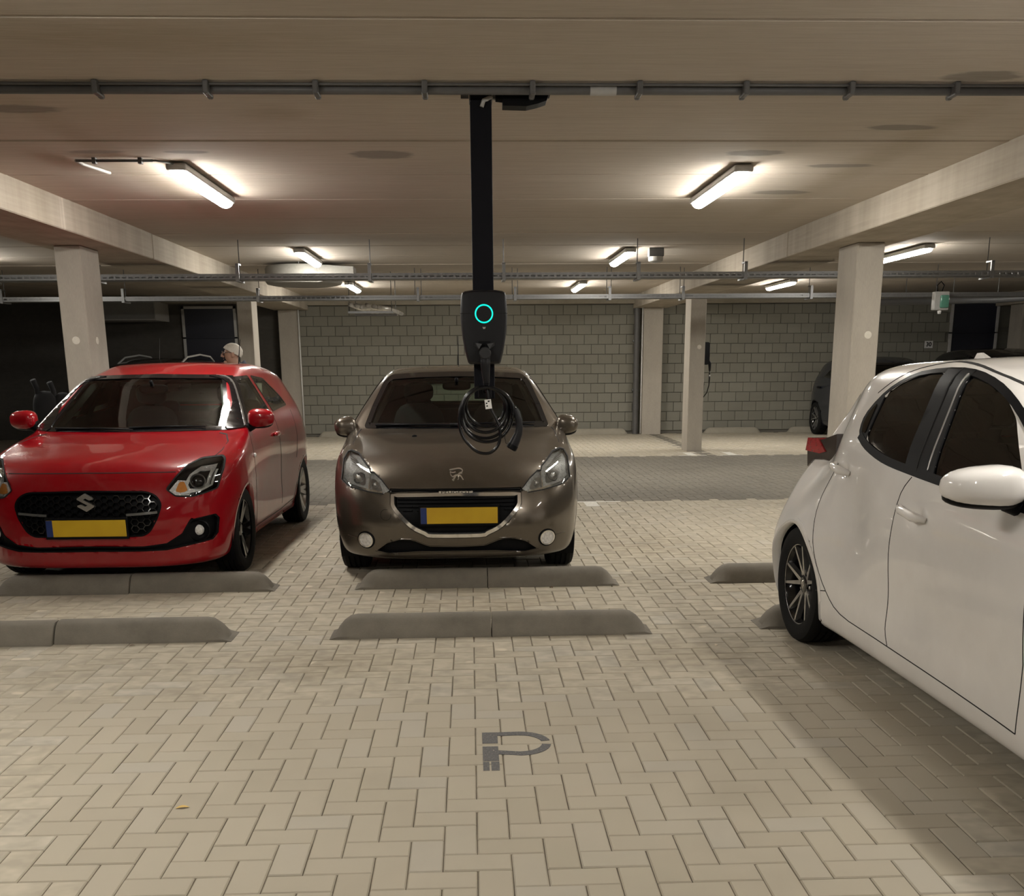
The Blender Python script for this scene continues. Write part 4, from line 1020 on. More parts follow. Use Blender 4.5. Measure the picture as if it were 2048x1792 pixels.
# ------------------------------------------------------------------ grey brown hatchback
def car_brown():
    c = Car(SPEC_208).build(0.026)
    r = thing('hatchback_car', 'grey-brown metallic hatchback with chrome-rimmed grille parked behind the hanging charger', 'car', (-0.105, 6.93, 0), 0)
    front = lambda V: V[:, 1] < 1.1
    ws = round_poly([(-0.718, 1.0), (0.718, 1.0), (0.662, 1.17), (0.585, 1.352), (0.535, 1.395), (0.3, 1.41), (0, 1.416), (-0.3, 1.41), (-0.535, 1.395), (-0.585, 1.352), (-0.662, 1.17)], 0.03)
    window(c, r, ws, 'front', lambda V: (V[:, 1] > 0.95) & (V[:, 1] < 2.3), 'windscreen_glass', 0.038)
    for sx, vw in ((1, 'right'), (-1, 'left')):
        side = lambda V, sx=sx: V[:, 0]*sx > 0.3
        window(c, r, round_poly([(1.34, 1.01), (2.20, 1.055), (2.16, 1.385), (1.86, 1.365)], 0.04), vw, side, 'door_glass', 0.025)
        window(c, r, round_poly([(2.28, 1.06), (3.02, 1.10), (2.86, 1.32), (2.62, 1.378), (2.25, 1.388)], 0.04), vw, side, 'rear_door_glass', 0.025)
    window(c, r, round_poly([(-0.56, 1.08), (0.56, 1.08), (0.50, 1.34), (-0.50, 1.34)], 0.06), 'rear', lambda V: V[:, 1] > 3.2, 'tailgate_glass', 0.035)
    # grille
    gp = [(-0.432, 0.620), (-0.432, 0.556), (-0.408, 0.514), (-0.308, 0.413), (-0.215, 0.364), (-0.16, 0.346), (0.16, 0.346), (0.215, 0.364), (0.308, 0.413), (0.408, 0.514), (0.432, 0.556), (0.432, 0.620), (0, 0.628)]
    sur = [(-0.478, 0.632), (-0.476, 0.55), (-0.43, 0.484), (-0.318, 0.368), (-0.21, 0.310), (-0.15, 0.296), (0.15, 0.296), (0.21, 0.310), (0.318, 0.368), (0.43, 0.484), (0.476, 0.55), (0.478, 0.632), (0, 0.634)]
    gp = smooth_poly(gp[1:-2], 3, False)+gp[-2:]+gp[:1]
    c.open(inset(gp, 0.004), 'front', front)
    c.patch('grille_surround', smooth_poly(sur, 2), 'front', BROWN_M, r, off=0.010, depth=0.02, hole=inset(gp, -0.012), step=0.03)
    g = c.patch('grille_panel', inset(gp, -0.004), 'front', BLACK_M, r, off=-0.035, depth=-0.02, step=0.05)
    c.strip('chrome_frame', inset(gp, 0.006), 'front', CHROME_M, r, w=0.024, off=0.014, close=True)
    for z in (0.60, 0.575, 0.55, 0.525): net(c, 'grille_slat', [((-0.40+0.1*i+max(0, 0.556-z), z), (-0.30+0.1*i, z)) for i in range(8)], 'front', BLACK_M, g, 0.009, -0.012, 0.02)
    sl = [(-0.445, 0.632), (0.445, 0.632), (0.438, 0.652), (-0.438, 0.652)]
    c.open(sl, 'front', front); c.patch('bonnet_slot', inset(sl, -0.004), 'front', BLACK_M, r, off=-0.015, depth=-0.03, step=0.04)
    P, N = c.cast([(-0.11, 0.636), (0.11, 0.636)], 'front', 0.012)
    MB().rbox(-0.115, 0.115, P[0][1]-0.006, P[0][1]+0.01, 0.630, 0.647, 0.003, 1).build('name_bar', CHROME_M, r)
    text_mesh('name_letters', 'PEUGEOT', 0.022, BLACK_M, r, Matrix.Translation((0, P[0][1]-0.0065, 0.6385)) @ FRONT @ Matrix.Scale(2.1, 4, (1, 0, 0)), 0.0006)
    # lower intake
    ip = [(0, 0.266), (0.19, 0.272), (0.30, 0.316), (0.39, 0.320), (0.475, 0.294), (0.55, 0.237), (0.47, 0.223), (0.26, 0.238), (0, 0.238)]
    full = ip + [(-x, z) for x, z in ip[1:-1][::-1]]
    c.open(full, 'front', front); c.patch('lower_intake', inset(full, -0.006), 'front', BLACK_M, r, off=-0.03, depth=-0.034, step=0.04)
    # fog lamps
    for sx in (-1, 1):
        cen = (sx*0.623, 0.308); circ = [(cen[0]+0.062*math.cos(2*PI*i/24), cen[1]+0.062*math.sin(2*PI*i/24)) for i in range(24)]
        fl = c.patch('fog_lamp', circ, 'front', BLACK_M, r, off=0.003, depth=0.01, hole=inset(circ, 0.012), step=0.02)
        c.strip('fog_lamp_ring', inset(circ, 0.014), 'front', CHROME_M, fl, w=0.009, off=0.009, close=True, step=0.015)
        c.patch('fog_lamp_reflector', inset(circ, 0.012), 'front', REFLECT_M, fl, off=0.004, depth=0.006, step=0.012, smooth=False)
        c.patch('fog_lamp_fin', [(cen[0]+sx*0.058, cen[1]+0.010), (cen[0]+sx*0.135, cen[1]+0.018), (cen[0]+sx*0.115, cen[1]-0.002), (cen[0]+sx*0.06, cen[1]-0.008)], 'front', BROWN_M, fl, off=0.008, depth=0.01, step=0.02)
        # headlamps
        hp = [(0.756, 0.876), (0.692, 0.862), (0.598, 0.786), (0.588, 0.758), (0.562, 0.757), (0.507, 0.715), (0.446, 0.646), (0.484, 0.622), (0.60, 0.635), (0.743, 0.662), (0.802, 0.697), (0.797, 0.749), (0.800, 0.826), (0.782, 0.868)]
        hp = [(sx*x, z) for x, z in hp]; hp = hp if sx > 0 else hp[::-1]
        c.open(hp, 'front', front)
        h = c.patch('headlamp', inset(hp, -0.004), 'front', REFLECT_M, r, off=-0.020, depth=-0.025, step=0.03, smooth=False)
        for q, col in (([(0.625, 0.675), (0.725, 0.695), (0.725, 0.765), (0.63, 0.755)], GLOSSBLACK_M), ([(0.50, 0.645), (0.585, 0.652), (0.585, 0.735), (0.53, 0.705)], GLOSSBLACK_M)):
            q = [(sx*x, z) for x, z in q]; q = q if sx > 0 else q[::-1]; c.patch('lamp_housing', round_poly(q, 0.03), 'front', SILVER_M, h, off=-0.013, depth=0.012, step=0.03)
        for x, z, rr in ((0.672, 0.725, 0.042), (0.550, 0.683, 0.024)):
            P, N = c.cast([(sx*x, z)], 'front', -0.010); Mx = Matrix.Translation(Vector(P[0])) @ Vector(N[0]).to_track_quat('Z', 'Y').to_matrix().to_4x4()
            MB().lathe([(rr, -0.02), (rr*1.08, 0.0), (rr, 0.006), (rr*0.72, -0.006), (rr*0.35, -0.016)], 20, Mx, close=True).build('reflector_bowl', CHROME_M, h, smooth=True, angle=SM)
            MB().lathe([(rr*0.3, -0.016), (rr*0.3, 0.012), (rr*0.16, 0.02)], 12, Mx).build('bulb', WHITE_M, h, smooth=True)
        for k in range(5):
            z0 = 0.785+k*0.014; c.strip('lamp_fin', [(sx*(0.625+k*0.018), z0-0.01), (sx*(0.745+k*0.006), z0+0.028)], 'front', CHROME_M, h, w=0.006, off=-0.004)
        c.strip('lamp_rib', [(sx*0.592, 0.756), (sx*0.596, 0.638)], 'front', CHROME_M, h, w=0.010, off=-0.003)
        c.strip('lamp_rib', [(sx*0.50, 0.634), (sx*0.60, 0.648), (sx*0.74, 0.676), (sx*0.79, 0.712)], 'front', CHROME_M, h, w=0.012, off=-0.003)
        c.patch('headlamp_lens', inset(hp, -0.003), 'front', LENS_M, h, off=0.002, depth=0.006, step=0.035)
        c.strip('headlamp_seal', hp, 'front', GAP_M, h, w=0.007, off=0.004, close=True)
        # shut lines
        c.strip('shut_line', [(sx*0.757, 0.874), (sx*0.762, 0.92), (sx*0.752, 0.975), (sx*0.735, 0.998)], 'front', GAP_M, r, w=0.005)
        sv = 'right' if sx > 0 else 'left'
        for ln in ([(1.22, 0.30), (1.20, 0.60), (1.25, 0.95)], [(2.24, 0.28), (2.25, 0.6), (2.24, 1.04)], [(1.22, 0.28), (2.24, 0.27), (2.75, 0.29)]): c.strip('shut_line', ln, sv, GAP_M, r)
        door_mirror(r, sx, 0.865, 1.26, 1.012, 0.085, 0.075, 0.088, BROWN_M, 0.30, yaw=-0.3)
        for y0 in (0.775, 3.31): c.arch(y0, 0.305, 0.335)
    for sx in (-1, 1):
        for y0 in (0.775, 3.31):
            arch_lip(c, r, y0, 0.305, 0.335, sx, BROWN_M); wheel(r, sx, y0, 0.308, 0.195, 0.852, 'five', SILVER_M, SILVER_M)
    c.strip('shut_line', [(-0.44, 0.650), (-0.2, 0.655), (0.2, 0.655), (0.44, 0.650)], 'front', GAP_M, r, w=0.006, off=0.002)
    # tow eye cover and washer jet
    circ = [(-0.477+0.036*math.cos(2*PI*i/18), 0.489+0.036*math.sin(2*PI*i/18)) for i in range(18)]; c.strip('tow_eye_cover', circ, 'front', GAP_M, r, w=0.0025, off=0.001, close=True, step=0.02)
    for x in (-0.31, 0.31):
        P, N = c.cast([(x, 0.86)], 'top', 0.0); m = MB(); supere(m, tuple(P[0]), (0.02, 0.016, 0.012), 0.8, 12); m.build('washer_jet', BLACK_M, r, smooth=True)
    # lion badge: standing lion built from small raised strokes
    for ln, w in (([(-0.048, 0.778), (-0.02, 0.783), (0.006, 0.787), (0.026, 0.786), (0.040, 0.776), (0.036, 0.765), (0.022, 0.760)], 0.011), ([(-0.044, 0.768), (-0.026, 0.762), (-0.006, 0.766)], 0.008), ([(0.022, 0.760), (0.012, 0.748), (-0.006, 0.744), (-0.022, 0.736)], 0.014),
                  ([(0.012, 0.748), (0.028, 0.742), (0.038, 0.728), (0.046, 0.716)], 0.010), ([(-0.006, 0.744), (-0.014, 0.726), (-0.030, 0.716)], 0.010), ([(0.008, 0.742), (0.014, 0.728), (0.008, 0.716)], 0.008), ([(-0.022, 0.736), (-0.036, 0.744), (-0.04, 0.756)], 0.006)):
        c.strip('lion_badge', [(x+0.006, z-0.004) for x, z in smooth_poly(ln, 3, False)], 'front', CHROME_M, r, w=w*0.72, off=0.006, step=0.01)
    wiper(c, r, (-0.62, 1.012), (0.05, 1.008)); wiper(c, r, (-0.05, 1.014), (0.60, 1.02))
    plate(r, 0.02, 0.012, 0.485)
    c.shell('body', BROWN_M, r); c.lining('cabin_lining', LINING_M, r); c.lining('headlining', PALE_LINING_M, r, 1.30, 0.036); cabin(c, r, 1)
    for s in (-1, 1): MB().tube([(s*0.665, 1.32, 1.015), (s*0.60, 1.56, 1.17), (s*0.525, 1.82, 1.335)], [0.03, 0.034, 0.03], 10).build('pillar_trim', PALE_LINING_M, r, smooth=True)
    MB().tube([(0, 3.28, 1.41), (0, 3.42, 1.62), (0, 3.5, 1.74)], [0.006, 0.004, 0.003], 8).build('aerial', BLACK_M, r)
    MB().box(-0.6, 0.6, 0.5, 3.5, 0.16, 0.2).build('underbody', BLACK_M, r)
car_brown()
# ------------------------------------------------------------------ red hatchback
def car_red():
    c = Car(SPEC_SWIFT).build(0.026)
    r = thing('hatchback_car', 'glossy red small hatchback with honeycomb grille and black windscreen pillars', 'car', (-2.535, 6.86, 0), math.radians(-1.1))
    front = lambda V: V[:, 1] < 1.0
    ws = round_poly([(-0.70, 1.005), (0.70, 1.005), (0.548, 1.385), (0.515, 1.405), (0, 1.415), (-0.515, 1.405), (-0.548, 1.385)], 0.03)
    window(c, r, ws, 'front', lambda V: (V[:, 1] > 0.95) & (V[:, 1] < 2.2), 'windscreen_glass', 0.028)
    for sx, vw in ((1, 'right'), (-1, 'left')):
        side = lambda V, sx=sx: V[:, 0]*sx > 0.3
        # black pillar band joining screen and door glass
        c.patch('pillar_cover', [(1.15, 1.006), (1.34, 1.038), (1.87, 1.395), (1.765, 1.398)], vw, GLOSSBLACK_M, r, off=0.008, depth=0.02, step=0.025)
        window(c, r, round_poly([(1.32, 1.045), (2.20, 1.085), (2.22, 1.398), (1.83, 1.388)], 0.035), vw, side, 'door_glass', 0.022)
        window(c, r, round_poly([(2.30, 1.09), (2.90, 1.125), (2.86, 1.22), (2.66, 1.37), (2.30, 1.398)], 0.035), vw, side, 'rear_door_glass', 0.022)
        c.strip('chrome_trim', [(1.26, 1.03), (1.80, 1.398)], vw, SILVER_M, r, w=0.009, off=0.011)
    window(c, r, round_poly([(-0.56, 1.1), (0.56, 1.1), (0.50, 1.36), (-0.50, 1.36)], 0.06), 'rear', lambda V: V[:, 1] > 3.1, 'tailgate_glass', 0.035)
    gp = [(0, 0.682), (0.39, 0.673), (0.45, 0.645), (0.482, 0.592), (0.455, 0.505), (0.405, 0.418), (0.36, 0.388), (0, 0.384)]
    gp = gp + [(-x, z) for x, z in gp[1:-1][::-1]]; gp = round_poly(gp, 0.03, 3)
    c.open(gp, 'front', front); g = c.patch('grille_panel', inset(gp, -0.004), 'front', BLACK_M, r, off=-0.05, depth=-0.055, step=0.05)
    net(c, 'honeycomb_mesh', hex_edges(inset(gp, 0.004), 0.026), 'front', GLOSSBLACK_M, g, 0.006, -0.014, 0.03)
    c.strip('grille_rim', gp, 'front', BLACK_M, g, w=0.010, off=0.002, close=True)
    for sx in (-1, 1): c.strip('chrome_bar', [(sx*0.26, 0.528), (sx*0.36, 0.533), (sx*0.455, 0.540)], 'front', CHROME_M, g, w=0.016, off=0.004)
    # S badge
    S = [(-0.052, 0.640), (0.0, 0.672), (0.052, 0.642), (0.052, 0.632), (0.028, 0.626), (0.004, 0.640), (-0.012, 0.631), (0.056, 0.592), (0.056, 0.582), (0.004, 0.552), (-0.052, 0.585), (-0.052, 0.594), (-0.028, 0.600), (-0.002, 0.586), (0.014, 0.594), (-0.052, 0.632)]
    P, N = c.cast([(0, 0.61)], 'front', 0.0)
    MB().prism([(x+0.0, z+0.0) for x, z in S], 'y', P[0][1]-0.012, P[0][1]+0.01).build('badge', CHROME_M, r)
    fp = [(0, 0.316), (0.35, 0.310), (0.497, 0.326), (0.593, 0.385), (0.643, 0.473), (0.775, 0.492), (0.79, 0.466), (0.778, 0.367), (0.75, 0.328), (0.648, 0.312), (0.493, 0.287), (0.35, 0.286), (0, 0.288)]
    full = fp+[(-x, z) for x, z in fp[1:-1][::-1]]
    c.open(full, 'front', front); f = c.patch('lower_intake', inset(full, -0.004), 'front', BLACK_M, r, off=-0.028, depth=-0.032, step=0.04)
    c.strip('intake_rim', full, 'front', BLACK_M, f, w=0.010, off=0.001, close=True)
    for sx in (-1, 1):
        P, N = c.cast([(sx*0.695, 0.395)], 'front', -0.03); n = Vector(N[0]); n = (n*0.35+Vector((0, -1, 0))*0.65).normalized(); Mx = Matrix.Translation(Vector(P[0])) @ n.to_track_quat('Z', 'Y').to_matrix().to_4x4()
        fl = MB().lathe([(0.072, -0.03), (0.075, 0.02), (0.068, 0.028), (0.058, 0.0), (0.038, -0.012)], 28, Mx, close=False).build('fog_lamp', BLACK_M, r, smooth=True, angle=SM)
        MB().lathe([(0.036, -0.016), (0.036, 0.004), (0.025, 0.014), (0.010, 0.018)], 18, Mx).build('fog_lens', REFLECT_M, fl, smooth=True, angle=SM)
        hp = [(0.508, 0.684), (0.560, 0.759), (0.613, 0.824), (0.68, 0.862), (0.792, 0.868), (0.812, 0.845), (0.816, 0.79), (0.793, 0.668), (0.727, 0.645), (0.66, 0.628), (0.565, 0.638)]
        hp = [(sx*x, z) for x, z in hp]; hp = hp if sx > 0 else hp[::-1]; hp = round_poly(hp, 0.012, 2)
        c.open(hp, 'front', front); h = c.patch('headlamp', inset(hp, -0.004), 'front', BLACK_M, r, off=-0.05, depth=-0.055, step=0.035)
        def q(pts): pts = [(sx*x, z) for x, z in pts]; return pts if sx > 0 else pts[::-1]
        c.patch('lamp_bezel', q([(0.60, 0.66), (0.64, 0.79), (0.69, 0.845), (0.785, 0.85), (0.79, 0.80), (0.77, 0.69), (0.72, 0.662)]), 'front', REFLECT_M, h, off=-0.038, depth=0.01, step=0.03, hole=q([(0.635, 0.69), (0.66, 0.775), (0.70, 0.815), (0.765, 0.81), (0.755, 0.71), (0.71, 0.68)]))
        P, N = c.cast([(sx*0.700, 0.735)], 'front', -0.035); Mx = Matrix.Translation(Vector(P[0])) @ (Vector(N[0])*0.5+Vector((0, -0.5, 0))).normalized().to_track_quat('Z', 'Y').to_matrix().to_4x4()
        MB().lathe([(0.052, -0.02), (0.052, 0.008), (0.046, 0.012), (0.042, 0.006)], 24, Mx, close=False).build('projector_ring', SILVER_M, h, smooth=True, angle=SM)
        MB().lathe([(0.043, 0.0), (0.038, 0.014), (0.026, 0.023), (0.010, 0.027)], 20, Mx).build('projector_lens', GLOSSBLACK_M, h, smooth=True)
        c.patch('lamp_tray', q([(0.525, 0.682), (0.575, 0.75), (0.625, 0.745), (0.665, 0.665), (0.65, 0.642), (0.568, 0.65)]), 'front', REFLECT_M, h, off=-0.03, depth=0.01, step=0.025, smooth=False)
        c.patch('indicator', round_poly(q([(0.565, 0.675), (0.585, 0.735), (0.615, 0.735), (0.64, 0.675), (0.61, 0.66)]), 0.012), 'front', AMBER_M, h, off=-0.022, depth=0.008, step=0.02, smooth=False)
        c.strip('running_light', q([(0.60, 0.657), (0.72, 0.667), (0.775, 0.695), (0.795, 0.80)]), 'front', WHITE_M, h, w=0.012, off=-0.02)
        c.patch('headlamp_lens', inset(hp, -0.002), 'front', LENS_M, h, off=0.002, depth=0.006, step=0.04)
        c.strip('headlamp_seal', hp, 'front', GAP_M, h, w=0.008, off=0.004, close=True)
        sv = 'right' if sx > 0 else 'left'
        c.strip('shut_line', [(sx*0.745, 0.866), (sx*0.762, 0.90), (sx*0.755, 0.945), (sx*0.70, 0.982), (sx*0.64, 0.992)], 'front', GAP_M, r, w=0.005)
        for ln in ([(1.26, 1.02), (1.20, 0.90), (1.22, 0.55), (1.30, 0.26)], [(2.25, 1.08), (2.27, 0.74), (2.30, 0.30)], [(1.28, 0.25), (2.3, 0.25), (2.80, 0.28), (2.90, 0.42)], [(2.95, 1.08), (2.92, 0.85), (2.86, 0.65)]): c.strip('shut_line', ln, sv, GAP_M, r)
        P, N = c.cast([(2.12, 0.912)], sv, 0.016); hd = MB(); supere(hd, tuple(P[0]), (0.018, 0.095, 0.020), 0.7, 16); hd.build('door_handle', RED_M, r, smooth=True)
        P, N = c.cast([(1.214, 0.812)], sv, 0.004); hd = MB(); supere(hd, tuple(P[0]), (0.010, 0.03, 0.016), 0.8, 14); hd.build('side_repeater', WHITE_M, r, smooth=True)
        door_mirror(r, sx, 0.905, 1.30, 1.087, 0.100, 0.075, 0.078, RED_M, 0.18)
        for y0 in (0.80, 3.24): c.arch(y0, 0.31, 0.345)
    c.strip('shut_line', [(-0.555, 0.790), (-0.3, 0.793), (0, 0.795), (0.3, 0.793), (0.555, 0.790)], 'front', GAP_M, r, w=0.005)
    for sx in (-1, 1):
        for y0 in (0.80, 3.24):
            arch_lip(c, r, y0, 0.31, 0.345, sx, RED_M)
            wheel(r, sx, y0, 0.308, 0.195, 0.856, 'five', GLOSSBLACK_M if y0 < 2 else SILVER_M, GLOSSBLACK_M if y0 < 2 else SILVER_M)
        c.strip('side_skirt', [(1.2, 0.215), (2.85, 0.215)], 'right' if sx > 0 else 'left', RED_M, r, w=0.03, off=0.012)
    wiper(c, r, (-0.60, 1.012), (0.02, 1.006)); wiper(c, r, (-0.02, 1.016), (0.52, 1.022))
    plate(r, 0.0, -0.012, 0.445)
    c.shell('body', RED_M, r); c.lining('cabin_lining', LINING_M, r); c.lining('headlining', PALE_LINING_M, r, 1.32, 0.036)
    for s in (-1, 1): MB().tube([(s*0.655, 1.28, 1.02), (s*0.59, 1.52, 1.175), (s*0.52, 1.78, 1.34)], [0.03, 0.034, 0.03], 10).build('pillar_trim', PALE_LINING_M, r, smooth=True)
    cabin(c, r, 1, 1.13, ws_top=1.38)
    MB().tube([(0.28, 3.32, 1.44), (0.28, 3.40, 1.60), (0.28, 3.47, 1.72)], [0.006, 0.004, 0.003], 8).build('aerial', BLACK_M, r)
    MB().box(-0.6, 0.6, 0.45, 3.4, 0.15, 0.19).build('underbody', BLACK_M, r)
car_red()
# ------------------------------------------------------------------ white hatchback
def car_white():
    c = Car(SPEC_YARIS).build(0.026)
    r = thing('hatchback_car', 'white hatchback with dark tinted side glass and black alloy wheels', 'car', (2.705, 2.03, 0), math.radians(2.0))
    for sx, vw in ((1, 'right'), (-1, 'left')):
        side = lambda V, sx=sx: V[:, 0]*sx > 0.3
        dlo = smooth_poly([(2.855, 1.130), (2.905, 1.185), (2.915, 1.245), (2.855, 1.328), (2.765, 1.385), (2.64, 1.430), (2.43, 1.447), (2.25, 1.440), (2.06, 1.410), (1.88, 1.362), (1.70, 1.292), (1.50, 1.19), (1.28, 1.035), (1.33, 0.992), (1.82, 1.009), (2.05, 1.023), (2.26, 1.033), (2.515, 1.052), (2.73, 1.090)], 2)
        fw = round_poly([(1.40, 1.04), (1.72, 1.268), (1.90, 1.352), (2.07, 1.396), (2.225, 1.420), (2.045, 1.042), (1.82, 1.028)], 0.03)
        rw = round_poly([(2.275, 1.055), (2.43, 1.425), (2.62, 1.412), (2.745, 1.368), (2.828, 1.305), (2.775, 1.14), (2.715, 1.110), (2.51, 1.074)], 0.03)
        qw = round_poly([(2.80, 1.15), (2.850, 1.285), (2.885, 1.238), (2.875, 1.188), (2.845, 1.152)], 0.012)
        c.open(inset(fw, -0.004), vw, side); c.open(inset(rw, -0.004), vw, side)
        # black surround with two openings: laid as a band around, pillar and belt strip
        c.patch('window_surround', dlo, vw, BLACK_M, r, off=0.003, depth=0.01, step=0.04, hole=inset(dlo, 0.020))
        c.patch('door_pillar', [(2.03, 1.028), (2.285, 1.045), (2.435, 1.440), (2.23, 1.434)], vw, BLACK_M, r, off=0.005, depth=0.02, step=0.04)
        c.strip('shut_line', [(2.175, 1.037), (2.335, 1.440)], vw, GAP_M, r, w=0.006, off=0.0065)
        c.patch('quarter_panel', [(2.77, 1.115), (2.86, 1.14), (2.90, 1.19), (2.905, 1.245), (2.84, 1.325), (2.82, 1.315)], vw, BLACK_M, r, off=0.0035, depth=0.01, step=0.03)
        c.patch('quarter_glass', qw, vw, DARKGLASS_M, r, off=0.006, depth=0.003, step=0.03)
        c.strip('belt_strip', smooth_poly([(1.30, 0.995), (1.82, 1.013), (2.26, 1.037), (2.515, 1.058), (2.73, 1.096), (2.86, 1.140)], 3, False), vw, BLACK_M, r, w=0.034, off=0.006)
        c.patch('door_glass', inset(fw, -0.02), vw, DARKGLASS_M, r, off=-0.002, depth=0.004, step=0.05)
        c.patch('rear_door_glass', inset(rw, -0.02), vw, DARKGLASS_M, r, off=-0.002, depth=0.004, step=0.05)
        c.strip('window_channel', [(2.085, 1.05), (2.245, 1.42)], vw, SILVER_M, r, w=0.007, off=0.008)
        # door outlines
        for ln in (smooth_poly([(2.20, 1.012), (2.255, 0.938), (2.285, 0.80), (2.302, 0.672), (2.30, 0.44), (2.298, 0.34), (2.265, 0.272)], 3, False),
                   smooth_poly([(3.05, 0.99), (3.13, 0.885), (3.165, 0.78), (3.125, 0.64), (3.06, 0.49), (2.965, 0.365), (2.80, 0.285), (2.40, 0.272), (1.7, 0.262), (1.22, 0.250)], 3, False),
                   [(1.22, 0.25), (1.20, 0.5), (1.25, 0.95)], [(3.075, 0.345), (2.965, 0.365)],
                   smooth_poly([(2.92, 1.33), (2.76, 1.425), (2.55, 1.468), (2.40, 1.468), (2.18, 1.442), (1.91, 1.394), (1.7, 1.33), (1.4, 1.16)], 3, False)):
            c.strip('shut_line', ln, vw, GAP_M, r, w=0.0045)
        # handles
        for y0, z0, y1, z1 in ((3.06, 0.985, 2.865, 0.957), (2.215, 0.885, 1.985, 0.862)):
            P, N = c.cast([(y0, z0), ((y0*0.75+y1*0.25), (z0*0.75+z1*0.25)), ((y0+y1)/2, (z0+z1)/2), ((y0*0.2+y1*0.8), (z0*0.2+z1*0.8)), (y1, z1)], vw, 0.0)
            offs = (0.014, 0.046, 0.060, 0.042, 0.006); rad = (0.013, 0.017, 0.018, 0.021, 0.011)
            MB().tube([tuple(P[i]+N[i]*offs[i]) for i in range(5)], list(rad), 12).build('door_handle', PEARL_M, r, smooth=True)
        for y0 in (0.81, 3.38): c.arch(y0, 0.31, 0.352)
        # tail lamp wrapping the corner
        tp = [(3.44, 1.105), (3.64, 1.062), (3.84, 1.052), (3.865, 0.985), (3.85, 0.897), (3.76, 0.945), (3.62, 0.958), (3.44, 0.955)]
        a, b = (0.40, 0.652) if sx > 0 else (-0.652, -0.40)
        tl = MB().prism(tp, 'x', a, b).build('tail_lamp', SMOKE_M, r)
        q = [(3.58, 1.0), (3.70, 1.066), (3.852, 1.058), (3.880, 0.985), (3.66, 0.985)]
        MB().prism(q, 'x', a-(0.006 if sx < 0 else -0.01), b+(0.006 if sx > 0 else -0.01)).build('red_lens', REDLENS_M, tl)
        door_mirror(r, sx, 0.945, 1.40, 1.068, 0.142, 0.095, 0.080, PEARL_M, 0.30)
        c.strip('arch_trim', [(3.38+0.356*math.cos(math.radians(a)), 0.31+0.356*math.sin(math.radians(a))) for a in range(-4, 186, 6)], vw, PEARL_M, r, w=0.014, off=0.003)
    ws = round_poly([(-0.70, 1.005), (0.70, 1.005), (0.56, 1.37), (0.5, 1.40), (0, 1.405), (-0.5, 1.40), (-0.56, 1.37)], 0.03)
    window(c, r, ws, 'front', lambda V: (V[:, 1] > 0.95) & (V[:, 1] < 2.2), 'windscreen_glass', 0.03)
    window(c, r, round_poly([(-0.50, 1.1), (0.50, 1.1), (0.42, 1.33), (-0.42, 1.33)], 0.06), 'rear', lambda V: V[:, 1] > 3.1, 'tailgate_glass', 0.035, DARKGLASS_M)
    # roof spoiler and aerial fin
    P, N = c.cast([(x, 3.42) for x in (-0.36, -0.25, -0.12, 0, 0.12, 0.25, 0.36)], 'top', 0.012)
    V = []
    for p in P: V += [(p[0], p[1]-0.06, p[2]+0.016), (p[0]*1.02, p[1]+0.20, p[2]-0.02), (p[0]*1.02, p[1]+0.20, p[2]-0.045), (p[0], p[1]-0.02, p[2]-0.03)]
    MB().add(V, [(4*i+j, 4*i+(j+1) % 4, 4*i+4+(j+1) % 4, 4*i+4+j) for i in range(6) for j in range(4)]+[(0, 1, 2, 3), (24, 25, 26, 27)]).build('roof_spoiler', GLOSSBLACK_M, r, angle=SM)
    P, N = c.cast([(0, 3.20)], 'top', 0.0); p = P[0]
    MB().add([(0.03, p[1]-0.10, p[2]-0.004), (-0.03, p[1]-0.10, p[2]-0.004), (0.032, p[1]+0.11, p[2]-0.01), (-0.032, p[1]+0.11, p[2]-0.01), (0.006, p[1]+0.05, p[2]+0.062), (-0.006, p[1]+0.05, p[2]+0.062), (0.008, p[1]+0.09, p[2]+0.06), (-0.008, p[1]+0.09, p[2]+0.06)],
             [(0, 1, 5, 4), (2, 6, 7, 3), (0, 4, 6, 2), (1, 3, 7, 5), (4, 5, 7, 6), (0, 2, 3, 1)]).build('aerial_fin', PEARL_M, r)
    for sx in (-1, 1):
        for y0 in (0.81, 3.38):
            arch_lip(c, r, y0, 0.31, 0.352, sx, PEARL_M); wheel(r, sx, y0, 0.312, 0.20, 0.852, 'ten', GLOSSBLACK_M, SILVER_M, 0.218)
        hp = [(0.45, 0.70), (0.55, 0.80), (0.70, 0.86), (0.79, 0.85), (0.80, 0.78), (0.62, 0.70)]; hp = [(sx*x, z) for x, z in hp]; hp = hp if sx > 0 else hp[::-1]
        h = c.patch('headlamp', hp, 'front', REFLECT_M, r, off=0.002, depth=0.01); c.patch('headlamp_lens', hp, 'front', LENS_M, h, off=0.008, depth=0.006)
    gp = [(-0.5, 0.25), (0.5, 0.25), (0.38, 0.52), (-0.38, 0.52)]
    g = c.patch('grille_panel', round_poly(gp, 0.05), 'front', BLACK_M, r, off=0.002, depth=0.008); net(c, 'grille_mesh', hex_edges(inset(gp, 0.03), 0.035), 'front', GLOSSBLACK_M, g, 0.006, 0.012, 0.01)
    c.shell('body', PEARL_M, r); c.lining('cabin_lining', LINING_M, r); cabin(c, r, 1, 1.12)
    MB().box(-0.6, 0.6, 0.45, 3.4, 0.14, 0.18).build('underbody', BLACK_M, r)
car_white()
